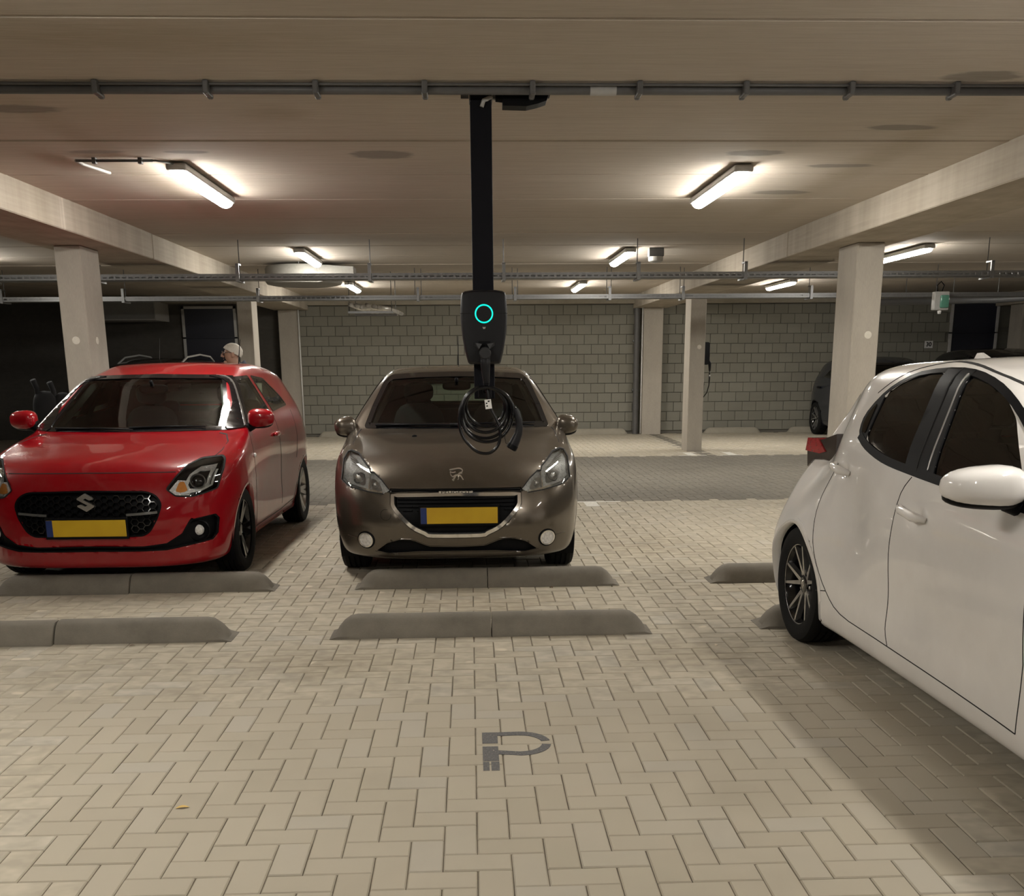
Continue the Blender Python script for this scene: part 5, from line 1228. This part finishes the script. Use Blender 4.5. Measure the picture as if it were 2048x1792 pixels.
# ------------------------------------------------------------------ charging point on a ceiling pole
CH_M = plain('charcoal charger housing', (0.012, 0.012, 0.014), 0.45, spec=0.25)
CHS_M = plain('satin grey plug plastic', (0.028, 0.028, 0.030), 0.5, spec=0.3)
def charger():
    p = thing('ceiling_pole', 'black square steel pole hanging from the ceiling behind the charger', 'pole', (0.08, 5.70, H_CEIL))
    MB().rbox(-0.055, 0.055, -0.03, 0.03, 1.295-H_CEIL, 0.0, 0.004, 2).build('tube', BLACK_POLE_M, p)
    for s in (-1, 1):
        b = MB(); b.box(s*0.055 if s > 0 else -0.11, 0.11 if s > 0 else -0.055, -0.03, 0.03, -0.006, 0.0); b.box(s*0.055-0.003, s*0.055+0.003, -0.03, 0.03, -0.06, 0.0)
        b.box(0.06 if s > 0 else -0.10, 0.10 if s > 0 else -0.06, -0.033, -0.028, -0.045, -0.005)
        b.build('ceiling_bracket', DARK_GREY_M, p); MB().lathe([(0.011, -0.016), (0.011, -0.006)], 6, Matrix.Translation((s*0.085, 0, 0))).build('bolt', STEEL_M, p)
    jb = thing('junction_box', 'black junction box on the ceiling beside the charger pole top', 'box', (0.31, 5.68, H_CEIL))
    MB().prism([(-0.12, 0), (-0.12, -0.085), (0.0, -0.088), (0.06, -0.075), (0.10, -0.062), (0.112, -0.03), (0.12, -0.03), (0.12, 0)], 'y', -0.05, 0.05).build('box_body', BLACK_M, jb)
    MB().tube([(-0.155, 0, -0.04), (-0.118, 0, -0.04)], [0.018, 0.022], 12).build('cable_gland', BLACK_M, jb, smooth=True, angle=SM)
    MB().tube([(-0.15, 0, -0.04), (-0.185, -0.005, -0.04), (-0.215, -0.02, -0.055), (-0.225, -0.022, -0.085)], 0.011, 10).build('grey_cable', LIGHT_GREY_M, jb, smooth=True)
    c = thing('car_charger', 'charcoal wall-box charger with a glowing teal ring on the ceiling pole', 'charger', (0.08, 5.62, 1.477))
    half = [(0, 0.372), (0.06, 0.371), (0.098, 0.366), (0.112, 0.358), (0.117, 0.34), (0.1205, 0.28), (0.1215, 0.235), (0.119, 0.19), (0.112, 0.13), (0.100, 0.06), (0.086, 0.008), (0.078, 0.0), (0, -0.002)]
    out = half + [(-x, z) for x, z in half[1:-1][::-1]]
    n = len(out); V = []; cx, cz = 0, 0.19
    for y, k in ((0.05, 1.0), (-0.03, 1.0), (-0.075, 0.985), (-0.092, 0.955), (-0.100, 0.90), (-0.104, 0.75), (-0.106, 0.3)):
        V += [(cx+(x-cx)*k, y, cz+(z-cz)*(1-(1-k)*0.75)) for x, z in out]
    F = [(i*n+j, i*n+(j+1) % n, (i+1)*n+(j+1) % n, (i+1)*n+j) for i in range(6) for j in range(n)]+[tuple(range(n)), tuple(6*n+j for j in range(n-1, -1, -1))]
    MB().add(V, F).build('housing', CH_M, c, smooth=True, angle=math.radians(32))
    MB().box(-0.116, 0.116, -0.1062, -0.09, 0.2535, 0.2550).build('cover_seam', GAP_M, c)
    for s in (-1, 1): MB().box(s*0.121-0.0012, s*0.121+0.0012, -0.09, -0.03, 0.2535, 0.2550).build('cover_seam', GAP_M, c)
    RING_M = emissive('teal status ring', (0.0, 0.62, 0.45), 0.95)
    MB().lathe([(0.0395, 0), (0.0405, 0.004), (0.0465, 0.004), (0.0475, 0)], 48, Matrix.Translation((0, -0.1045, 0.251)) @ Matrix.Rotation(PI/2, 4, 'X'), close=False).build('status_ring', RING_M, c, smooth=True)
    MB().lathe([(0.0395, 0.0), (0.0385, 0.003), (0.02, 0.0032)], 40, Matrix.Translation((0, -0.1045, 0.251)) @ Matrix.Rotation(PI/2, 4, 'X')).build('ring_centre', CH_M, c, smooth=True, angle=SM)
    text_mesh('maker_mark', 'w', 0.020, LIGHT_GREY_M, c, Matrix.Translation((0, -0.1068, 0.182)) @ FRONT, 0.0005, 0.0008)
    MB().rbox(-0.082, -0.068, -0.103, -0.099, 0.152, 0.157, 0.001, 1).build('status_light', emissive('white status light', (0.9, 0.95, 1.0), 1.6), c)
    MB().rbox(0.066, 0.092, -0.1025, -0.099, 0.153, 0.1555, 0.0008, 1).build('type_label', GREY_PIPE_M, c)
    # socket wings
    for s in (-1, 1):
        MB().add([(s*0.010, -0.104, 0.105), (s*0.052, -0.104, 0.112), (s*0.056, -0.104, 0.094), (s*0.030, -0.104, 0.070), (s*0.012, -0.128, 0.100), (s*0.046, -0.116, 0.106), (s*0.028, -0.128, 0.076)],
                 [(0, 1, 5, 4), (1, 2, 5), (2, 3, 6, 5), (4, 5, 6), (0, 4, 6, 3)]).build('socket_wing', CHS_M, c)
    MB().box(-0.03, 0.03, -0.108, -0.09, 0.065, 0.115).build('socket_recess', BLACK_M, c)
    # plug and handle
    k = thing('charging_cable', 'coiled black charging cable with plugs hanging from the charger', 'cable', (0.08, 5.50, 1.477))
    MB().lathe([(0.030, -0.035), (0.031, 0.0), (0.030, 0.014), (0.026, 0.019)], 28, Matrix.Translation((0.003, -0.012, 0.055)) @ Matrix.Rotation(PI/2, 4, 'X')).build('plug', CHS_M, k, smooth=True, angle=SM)
    MB().tube([(0.003, -0.002, 0.04), (0.003, -0.004, 0.005), (0.004, 0.0, -0.03), (0.006, 0.004, -0.07), (0.008, 0.006, -0.112)], [0.026, 0.026, 0.023, 0.019, 0.013], 14).build('plug_handle', CH_M, k, smooth=True)
    for i in range(5): MB().tube([(0.008, 0.006, -0.078-i*0.008), (0.008, 0.006, -0.081-i*0.008)], 0.0185-0.0008*i, 12).build('strain_relief_rib', CH_M, k, smooth=True, angle=SM)
    X = lambda q: (q-430)*0.00055
    Z = lambda q: -(q-814)*0.000512
    pts = [(447, 1035, 0), (455, 1100, -4), (462, 1200, -8), (490, 1280, -8), (530, 1360, -8), (562, 1450, -10), (568, 1540, -12), (545, 1630, -14), (490, 1690, -14), (430, 1708, -14), (350, 1690, -14), (270, 1620, -12), (205, 1520, -8), (182, 1400, -4), (190, 1280, 0), (220, 1180, 4), (280, 1095, 8), (360, 1048, 8), (450, 1040, 8)]
    rr = random.Random(5)
    loops = [(426, 1300, 232, 258, 1.0), (436, 1240, 178, 196, 1.0), (440, 1318, 246, 274, 1.0), (430, 1268, 204, 226, 1.0), (446, 1290, 250, 246, 1.0)]
    for li, (cx_, cy_, rx, rz, q) in enumerate(loops):
        m = 22; last = li == len(loops)-1
        for i in range(m if not last else int(m*0.34)):
            a = -PI/2+0.12+2*PI*i/m              # starts at the top, goes clockwise in the picture
            t = i/m; nx = loops[min(li+1, len(loops)-1)]
            t = max(0, (t-0.62)/0.38)**1.5
            c0, c1, c2, c3 = (cx_*(1-t)+nx[0]*t, cy_*(1-t)+nx[1]*t, rx*(1-t)+nx[2]*t, rz*(1-t)+nx[3]*t)
            pts.append((c0+c2*math.cos(a), c1+c3*math.sin(a), 22-li*11+6*math.sin(a*0.5+li)))
    pts += [(700, 1240, -12), (722, 1285, -16)]
    path = [(X(a), d*0.0016*0.5-0.005, Z(b)) for a, b, d in pts]
    sm = []
    for i in range(len(path)-1):
        p0, p1, p2, p3 = (np.array(path[max(0, min(len(path)-1, i+o))]) for o in (-1, 0, 1, 2))
        for t in (0, 0.33, 0.66): sm.append(tuple(0.5*((2*p1)+(-p0+p2)*t+(2*p0-5*p1+4*p2-p3)*t*t+(-p0+3*p1-3*p2+p3)*t**3)))
    sm.append(path[-1]); MB().tube(sm, 0.0084, 10).build('cable', CABLE_M, k, smooth=True)
    con = [(715, 1262), (728, 1300), (745, 1370), (752, 1440), (742, 1510), (718, 1570), (690, 1630)]
    MB().tube([(X(a), -0.018, Z(b)) for a, b in con], [0.012, 0.016, 0.017, 0.0185, 0.021, 0.025, 0.027], 14).build('vehicle_plug', CH_M, k, smooth=True, angle=SM)
    MB().lathe([(0.0285, -0.012), (0.0285, 0.010), (0.024, 0.016)], 20, Matrix.Translation((X(684), -0.018, Z(1640))) @ Vector((X(690)-X(730), 0, Z(1630)-Z(1555))).to_track_quat('Z', 'Y').to_matrix().to_4x4()).build('plug_cap', BLACK_M, k, smooth=True, angle=SM)
    MB().tube([(X(a), -0.016, Z(b)) for a, b in ((620, 1480), (612, 1550), (622, 1605), (655, 1620))], 0.0016, 6).build('cap_lanyard', BLACK_M, k, smooth=True)
    t = MB().rbox(-0.017, 0.017, -0.0006, 0.0006, -0.024, 0.024, 0.0004, 1, Matrix.Translation((X(458), -0.022, Z(1210))) @ Matrix.Rotation(-0.12, 4, 'Y')).build('tag', WHITE_M, k)
    for q, w, zz in ((0.004, 0.005, 0.015), (-0.008, 0.004, 0.006), (-0.007, 0.004, -0.008)): MB().box(q-w, q+w, -0.001, -0.0007, zz-0.004, zz+0.003, Matrix.Translation((X(458), -0.022, Z(1210))) @ Matrix.Rotation(-0.12, 4, 'Y')).build('tag_print', BLACK_M, t)
    hk = thing('cable_hook', 'black bracket at the foot of the pole that carries the cable coil', 'hook', (0.08, 5.66, 1.31))
    MB().rbox(-0.035, 0.035, -0.06, 0.01, -0.01, 0.05, 0.008).build('block', BLACK_M, hk); MB().tube([(0, -0.05, 0.03), (0, -0.10, 0.026), (0, -0.112, 0.03)], 0.012, 10).build('peg', BLACK_M, hk, smooth=True)
charger()
# second charger on the side of the far column
def charger_side():
    c = thing('car_charger', 'small black charger seen edge-on at the side of the far column', 'charger', (3.94, 17.85, 1.43))
    V = []; out = [(-0.12, 0.37), (0.12, 0.37), (0.122, 0.2), (0.09, 0), (-0.09, 0), (-0.122, 0.2)]; n = 6
    for x, k in ((0, 1.0), (0.07, 1.0), (0.10, 0.9), (0.108, 0.6)): V += [(x, y*k, 0.19+(z-0.19)*k) for y, z in out]
    MB().add(V, [(i*n+j, i*n+(j+1) % n, (i+1)*n+(j+1) % n, (i+1)*n+j) for i in range(3) for j in range(n)]+[tuple(range(n)), tuple(3*n+j for j in range(n-1, -1, -1))]).build('housing', CH_M, c, angle=SM)
    MB().lathe([(0.040, 0.0), (0.041, 0.004), (0.047, 0.004), (0.048, 0.0)], 24, Matrix.Translation((0.106, 0, 0.26)) @ Matrix.Rotation(PI/2, 4, 'Y'), close=False).build('status_ring', RUBBER_M, c)
    k = thing('charging_cable', 'black cable drooping from the charger on the far column', 'cable', (3.94, 17.85, 1.43))
    MB().tube([(0.10, 0, 0.06), (0.13, 0, 0.03), (0.135, 0, -0.10)], [0.026, 0.028, 0.018], 12).build('plug_handle', CH_M, k, smooth=True)
    MB().tube([(0.135, 0, -0.1), (0.138, 0, -0.22), (0.13, 0, -0.34), (0.10, 0, -0.46), (0.04, 0, -0.54), (0.012, 0.02, -0.50), (0.012, 0.08, -0.30), (0.02, 0.0, -0.20), (0.02, -0.10, -0.32), (0.02, 0.0, -0.45), (0.02, 0.09, -0.33), (0.02, 0.02, -0.22)], 0.009, 8).build('cable', CABLE_M, k, smooth=True)
    MB().tube([(0.02, 0.06, -0.20), (0.035, 0.06, -0.30), (0.035, 0.06, -0.42)], [0.02, 0.026, 0.024], 10).build('vehicle_plug', CH_M, k, smooth=True)
    MB().box(0.128, 0.146, -0.012, 0.012, -0.19, -0.165).build('tag', WHITE_M, k)
charger_side()
# ------------------------------------------------------------------ cars farther back
def spec_scaled(S, ky, kz, kx, **kw):
    D = dict(S); D['L'] = S['L']*ky; D['bottom'] = S['bottom']*kz*1.1
    D['top'] = [(a*ky, b*kz) for a, b in S['top']]; D['width'] = [(a*ky, b*kx) for a, b in S['width']]; D['belt'] = [(a*ky, b*kz) for a, b in S['belt']]
    D['section'] = [(a*kz, b) for a, b in S['section']]; D['crown'] = [(a*ky, b) for a, b in S['crown']]; D['kst'] = [(a*ky, b) for a, b in S['kst']]
    D['nose'] = [(a*kz, b) for a, b in S['nose']]; D['tail'] = [(a*kz, b*ky) for a, b in S['tail']]; D['bumps'] = [(a*ky, b*kz, c, d, e) for a, b, c, d, e in S['bumps']]; D.update(kw); return D
def far_car(label, loc, rz, paint, ky, kz, kx, rails=False, aerial=False, cell=0.05, wheel_m=None):
    S = spec_scaled(SPEC_SWIFT, ky, kz, kx); c = Car(S).build(cell); r = thing('parked_car', label, 'car', loc, math.radians(rz)); L = c.L
    R = 0.33; ya, yb = 0.86*ky, L-0.62*ky
    def P(pts): return [(a*ky, b*kz) for a, b in pts]
    for sx, vw in ((1, 'right'), (-1, 'left')):
        side = lambda V, sx=sx: V[:, 0]*sx > 0.3
        window(c, r, P([(1.34, 1.05), (2.20, 1.085), (2.22, 1.39), (1.84, 1.38)]), vw, side, 'door_glass', 0.03, DARKGLASS_M)
        window(c, r, P([(2.30, 1.09), (3.0, 1.125), (2.9, 1.26), (2.66, 1.37), (2.30, 1.39)]), vw, side, 'rear_door_glass', 0.03, DARKGLASS_M)
        for y0 in (ya, yb): c.arch(y0, R, R+0.045)
        door_mirror(r, sx, 0.93*kx, 1.30*ky, 1.085*kz, 0.09, 0.07, 0.07, paint, 0.2)
        for ln in ([(1.26, 1.0), (1.2, 0.6), (1.3, 0.3)], [(2.25, 1.06), (2.28, 0.6), (2.28, 0.3)], [(1.3, 0.28), (2.8, 0.3)]): c.strip('shut_line', P(ln), vw, GAP_M, r)
        for y0 in (1.75, 2.75):
            Pq, N = c.cast([(y0*ky+0.3, 0.93*kz)], vw, 0.016); hd = MB(); supere(hd, tuple(Pq[0]), (0.018, 0.1, 0.02), 0.7, 12); hd.build('door_handle', BLACK_M, r, smooth=True)
        hp = [(sx*x*kx, z*kz) for x, z in ((0.50, 0.69), (0.60, 0.80), (0.75, 0.86), (0.80, 0.82), (0.76, 0.68))]; hp = hp if sx > 0 else hp[::-1]
        h = c.patch('headlamp', hp, 'front', REFLECT_M, r, off=0.002, depth=0.01); c.patch('headlamp_lens', hp, 'front', LENS_M, h, off=0.008, depth=0.005)
        tp = [(sx*x*kx, z*kz) for x, z in ((0.55, 0.80), (0.57, 1.0), (0.72, 1.02), (0.77, 0.82))]; tp = tp if sx > 0 else tp[::-1]; c.patch('tail_lamp', tp, 'rear', REDLENS_M, r, off=0.004, depth=0.01)
    window(c, r, P([(-0.68/ky, 1.01), (0.68/ky, 1.01), (0.54/ky, 1.39), (-0.54/ky, 1.39)]), 'front', lambda V: (V[:, 1] > 0.9) & (V[:, 1] < 2.4*ky), 'windscreen_glass', 0.04)
    window(c, r, P([(-0.55/ky, 1.1), (0.55/ky, 1.1), (0.48/ky, 1.34), (-0.48/ky, 1.34)]), 'rear', lambda V: V[:, 1] > 3.0*ky, 'tailgate_glass', 0.04, DARKGLASS_M)
    g = c.patch('grille_panel', [(-0.4*kx, 0.42*kz), (0.4*kx, 0.42*kz), (0.45*kx, 0.66*kz), (-0.45*kx, 0.66*kz)], 'front', BLACK_M, r, off=0.003, depth=0.01)
    for k in range(4): c.strip('grille_bar', [(-0.38*kx, (0.47+0.05*k)*kz), (0.38*kx, (0.47+0.05*k)*kz)], 'front', GLOSSBLACK_M, g, w=0.014, off=0.012)
    plate(r, 0, -0.02, 0.40*kz)
    for sx in (-1, 1):
        for y0 in (ya, yb): arch_lip(c, r, y0, R, R+0.045, sx, BLACK_M); wheel(r, sx, y0, R, 0.205, 0.868*kx, 'five' if not wheel_m else 'ten', GLOSSBLACK_M, wheel_m or SILVER_M, 0.235)
        if rails:
            Pq, N = c.cast([(sx*0.56*kx, q*ky) for q in (1.95, 2.2, 2.7, 3.1, 3.25)], 'top', 0.0); hgt = (0.0, 0.075, 0.10, 0.075, 0.0)
            MB().tube([(p[0], p[1], p[2]+hgt[i]) for i, p in enumerate(Pq)], 0.017, 10).build('roof_rail', LIGHT_GREY_M if sx > 0 else GREYBOX_M, r, smooth=True)
    if aerial:
        Pq, N = c.cast([(0.12, 2.1*ky)], 'top', 0.0); p = Pq[0]; MB().tube([tuple(p), (p[0]+0.01, p[1]+0.05, p[2]+0.36)], [0.006, 0.003], 8).build('aerial', GREY_PIPE_M, r)
    c.shell('body', paint, r); c.lining('cabin_lining', LINING_M, r); cabin(c, r, 1, 1.15*ky)
far_car('black car with silver roof rails parked at the far wall beyond the red car', (-6.05, 17.0, 0), -10, SOOT_M, 1.10, 1.075, 1.06, rails=True, aerial=True)
far_car('dark blue car parked against the block wall behind the column', (8.0, 17.95, 0), 0, NAVY_M, 1.09, 1.03, 1.02, wheel_m=SILVER_M)
far_car('black tall car parked beside the dark blue car near the navy door', (10.08, 17.2, 0), 0, SOOT_M, 1.12, 1.12, 1.06)

# ------------------------------------------------------------------ person behind the red car
SKIN_M = plain('skin', (0.52, 0.31, 0.22), 0.55, var=0.08, vscale=14)
HAIR_M = plain('white hair', (0.70, 0.66, 0.58), 0.75, var=0.12, vscale=90)
JACKET_M = plain('navy jacket cloth', (0.014, 0.018, 0.040), 0.85, var=0.15, vscale=40)
TROUSER_M = plain('dark trousers cloth', (0.03, 0.03, 0.034), 0.9, var=0.12, vscale=40)
SHOE_M = plain('black shoe leather', (0.012, 0.011, 0.010), 0.45)
def skinned(name, V, E, R, mat, parent, root_i=0, sub=2):
    me = bpy.data.meshes.new(name); me.from_pydata(V, E, []); o = bpy.data.objects.new(name, me); COL.objects.link(o)
    o.modifiers.new('skin', 'SKIN'); sv = me.skin_vertices[0].data
    for i, r in enumerate(R): sv[i].radius = (r, r) if not isinstance(r, tuple) else r
    for i in range(len(R)): sv[i].use_root = (i == root_i)
    s = o.modifiers.new('sub', 'SUBSURF'); s.levels = sub; s.render_levels = sub
    dg = bpy.context.evaluated_depsgraph_get(); m2 = bpy.data.meshes.new_from_object(o.evaluated_get(dg)); bpy.data.objects.remove(o)
    m2.polygons.foreach_set('use_smooth', [True]*len(m2.polygons)); m2.materials.clear(); return put(name, m2, mat, parent)
def chain(V, E, R, start, pts):
    i = start
    for x, y, z, r in pts:
        V.append((x, y, z)); R.append(r); E.append((i, len(V)-1)); i = len(V)-1
    return i
def person():
    # local frame: faces -y, later turned to face -x; slightly leaning forward
    p = thing('person', 'person with short white hair, glasses and navy jacket standing behind the red car', 'person', (-2.50, 11.75, 0), math.radians(-80))
    V, E, R = [(0, 0, 0.92)], [], [(0.155, 0.115)]
    neck = chain(V, E, R, 0, [(0, -0.005, 1.08, (0.15, 0.11)), (0, -0.015, 1.25, (0.17, 0.12)), (0, -0.03, 1.38, (0.15, 0.10)), (0, -0.045, 1.455, 0.062), (0, -0.075, 1.515, 0.058)])
    top = chain(V, E, R, neck, [(0, -0.095, 1.565, (0.070, 0.082)), (0, -0.085, 1.615, (0.074, 0.092)), (0, -0.08, 1.66, (0.066, 0.085))])
    hands = []
    for s in (-1, 1):
        h = chain(V, E, R, 3, [(s*0.17, -0.025, 1.36, 0.062), (s*0.215, 0.0, 1.22, 0.050), (s*0.235, -0.01, 1.07, 0.042), (s*0.235, -0.09, 0.95, 0.034), (s*0.228, -0.14, 0.865, 0.026)])
        w = V[h]; pal = chain(V, E, R, h, [(s*0.224, -0.155, 0.825, (0.018, 0.034))]); base = V[pal]
        for k, (dy, ln) in enumerate(((-0.030, 0.068), (-0.010, 0.078), (0.010, 0.072), (0.029, 0.056))):
            chain(V, E, R, pal, [(base[0]-s*0.002, base[1]+dy, base[2]-0.035, 0.0092), (base[0]-s*0.012, base[1]+dy-0.004, base[2]-0.035-ln*0.5, 0.0085), (base[0]-s*0.030, base[1]+dy-0.006, base[2]-0.035-ln*0.85, 0.0075)])
        chain(V, E, R, h, [(base[0]-s*0.012, base[1]-0.045, base[2]+0.012, 0.010), (base[0]-s*0.020, base[1]-0.060, base[2]-0.022, 0.009), (base[0]-s*0.026, base[1]-0.062, base[2]-0.048, 0.008)])
        chain(V, E, R, 0, [(s*0.09, -0.005, 0.86, 0.095), (s*0.10, -0.02, 0.68, 0.078), (s*0.10, -0.035, 0.49, 0.056), (s*0.10, -0.01, 0.30, 0.052), (s*0.10, 0.015, 0.10, 0.036), (s*0.105, -0.02, 0.055, 0.036), (s*0.11, -0.12, 0.04, 0.03)])
    skinned('body', V, E, R, SKIN_M, p)
    # face
    f = MB(); f.tube([(0, -0.172, 1.625), (0, -0.190, 1.600), (0, -0.196, 1.583), (0, -0.172, 1.572)], [0.008, 0.011, 0.015, 0.010], 10)
    for s in (-1, 1): supere(f, (s*0.076, -0.075, 1.595), (0.010, 0.020, 0.032), 0.9, 14)
    supere(f, (0, -0.160, 1.515), (0.030, 0.020, 0.018), 0.9, 12)
    f.build('face_relief', SKIN_M, p, smooth=True)
    m = MB(); supere(m, (0, -0.178, 1.548), (0.024, 0.006, 0.004), 0.9, 12); m.build('mouth', plain('lips', (0.33, 0.13, 0.11), 0.5), p, smooth=True)
    for s in (-1, 1):
        e = MB(); supere(e, (s*0.031, -0.166, 1.617), (0.012, 0.008, 0.007), 1.0, 14); e.build('eye', WHITE_M, p, smooth=True)
        e = MB(); supere(e, (s*0.031, -0.1735, 1.617), (0.0048, 0.003, 0.0048), 1.0, 10); e.build('pupil', BLACK_M, p, smooth=True)
    g = MB()
    for s in (-1, 1):
        g.tube([(s*0.033+0.024*math.cos(2*PI*i/18), -0.190, 1.615+0.018*math.sin(2*PI*i/18)) for i in range(18)], 0.0022, 6, closed=True); g.tube([(s*0.056, -0.188, 1.62), (s*0.078, -0.12, 1.62), (s*0.08, -0.07, 1.612)], 0.002, 6)
    g.tube([(-0.010, -0.190, 1.618), (0.010, -0.190, 1.618)], 0.0022, 6); g.build('glasses', DARK_GREY_M, p, smooth=True)
    # short hair: cap over crown and back of the head
    V = []; F = []; n = 24; m_ = 12; rr = random.Random(2)
    for i in range(m_+1):
        for j in range(n):
            a = 2*PI*j/n; back_ = 0.5+0.5*math.sin(a); lim = math.radians(62+66*back_); t = lim*i/m_
            k = 1.0+rr.uniform(-0.012, 0.012); V.append((0.084*k*math.sin(t)*math.cos(a), -0.078+0.108*k*math.sin(t)*math.sin(a), 1.622+0.096*k*math.cos(t)))
    for i in range(m_):
        for j in range(n): F.append((i*n+j, i*n+(j+1) % n, (i+1)*n+(j+1) % n, (i+1)*n+j))
    MB().add(V, F).build('hair', HAIR_M, p, smooth=True)
    # clothing
    V, E, R = [(0, 0, 0.90)], [], [(0.185, 0.14)]
    chain(V, E, R, 0, [(0, -0.005, 1.08, (0.18, 0.138)), (0, 0.02, 1.25, (0.195, 0.155)), (0, 0.05, 1.43, (0.18, 0.14)), (0, -0.01, 1.49, 0.085)])
    for s in (-1, 1): chain(V, E, R, 3, [(s*0.175, -0.025, 1.36, 0.080), (s*0.22, 0.0, 1.22, 0.066), (s*0.238, -0.01, 1.07, 0.058), (s*0.237, -0.085, 0.955, 0.048), (s*0.230, -0.13, 0.885, 0.042)])
    skinned('jacket', V, E, R, JACKET_M, p)
    MB().lathe([(0.074, 0.0), (0.080, 0.02), (0.075, 0.05), (0.066, 0.052), (0.066, 0.0)], 20, Matrix.Translation((0, -0.055, 1.445)) @ Matrix.Rotation(0.25, 4, 'X'), close=False).build('collar', JACKET_M, p, smooth=True)
    V, E, R = [(0, 0, 0.93)], [], [(0.16, 0.122)]
    for s in (-1, 1): chain(V, E, R, 0, [(s*0.09, -0.005, 0.85, 0.108), (s*0.10, -0.02, 0.68, 0.092), (s*0.10, -0.035, 0.49, 0.074), (s*0.10, -0.01, 0.30, 0.068), (s*0.10, 0.01, 0.11, 0.064)])
    skinned('trousers', V, E, R, TROUSER_M, p)
    for s in (-1, 1):
        m = MB(); supere(m, (s*0.107, -0.06, 0.048), (0.050, 0.140, 0.05), 0.75, 18); m.build('shoe', SHOE_M, p, smooth=True)
person()

# ------------------------------------------------------------------ folded pushchair in the dark bay
s = thing('folded_pushchair', 'black folded pushchair standing upright in the dark bay beside the red car', 'pushchair', (-5.1, 13.0, 0), 0.3)
FAB_M = plain('black pushchair fabric', (0.008, 0.008, 0.009), 0.95)
for x, h in ((-0.13, 1.33), (0.05, 1.30)):
    MB().tube([(x, 0.1, 0.1), (x+0.02, 0.02, 0.7), (x+0.01, -0.02, h-0.10), (x-0.02, -0.06, h)], [0.02, 0.022, 0.03, 0.035], 10).build('frame_tube', FAB_M, s, smooth=True)
m = MB(); supere(m, (-0.04, 0.0, 0.86), (0.15, 0.08, 0.34), 0.6); m.build('folded_seat', FAB_M, s, smooth=True)
m = MB(); supere(m, (0.16, 0.0, 0.98), (0.10, 0.07, 0.20), 0.7); m.build('folded_hood', FAB_M, s, smooth=True)
for x, y in ((-0.17, 0.12), (0.14, 0.12), (-0.17, -0.12), (0.14, -0.12)):
    MB().lathe([(0.10, -0.02), (0.10, 0.02)], 20, Matrix.Translation((x, y, 0.10)) @ Matrix.Rotation(PI/2, 4, 'Y')).build('pushchair_wheel', RUBBER_M, s, smooth=True, angle=SM)
MB().tube([(-0.17, 0.12, 0.10), (0.14, 0.12, 0.10)], 0.012, 8).build('axle', STEEL_M, s); MB().tube([(-0.17, -0.12, 0.10), (0.14, -0.12, 0.10)], 0.012, 8).build('axle', STEEL_M, s)
for x in (-0.1, 0.06): MB().tube([(x, -0.12, 0.10), (x, 0.02, 0.55)], 0.014, 8).build('leg', FAB_M, s)

# ------------------------------------------------------------------ leaves
LEAF_M = plain('dry yellow leaf', (0.62, 0.42, 0.12), 0.7); LEAF2_M = plain('pale dry leaf', (0.60, 0.52, 0.38), 0.7); LEAF3_M = plain('brown dry leaf', (0.12, 0.06, 0.025), 0.7)
for x, y, z, a, sz, mt, lb in ((-1.013, 3.34, 0.001, 0.2, 0.024, LEAF_M, 'single dry yellow leaf lying on the open paving'), (1.30, 5.30, 0.001, 1.2, 0.022, LEAF2_M, 'pale dry leaf lying near the rear tyre of the white car'), (-1.86, 5.50, 0.001, 0.6, 0.018, LEAF3_M, 'dark brown leaf lying against the wheel stop facing the red car'), (0.53, 6.83, 0.001, 2.0, 0.022, LEAF3_M, 'small brown leaf lying at the wheel stop of the grey-brown car')):
    V = []; n = 8
    for i in range(n+1):
        t = i/n; w = 0.42*math.sin(PI*t)**0.8*(1-0.25*t)
        V += [(sz*(t*2-1), -sz*w, 0.004*math.sin(PI*t)+sz*0.25*w), (sz*(t*2-1), 0, 0.003*math.sin(PI*t)), (sz*(t*2-1), sz*w, 0.004*math.sin(PI*t)+sz*0.25*w)]
    F = [(3*i+j, 3*i+j+1, 3*i+4+j, 3*i+3+j) for i in range(n) for j in range(2)]
    o = MB().add(V, F).build('leaf', mt, smooth=True); o.location = (x, y, z); o.rotation_euler = (0, 0, a); tag(o, lb, 'leaf')
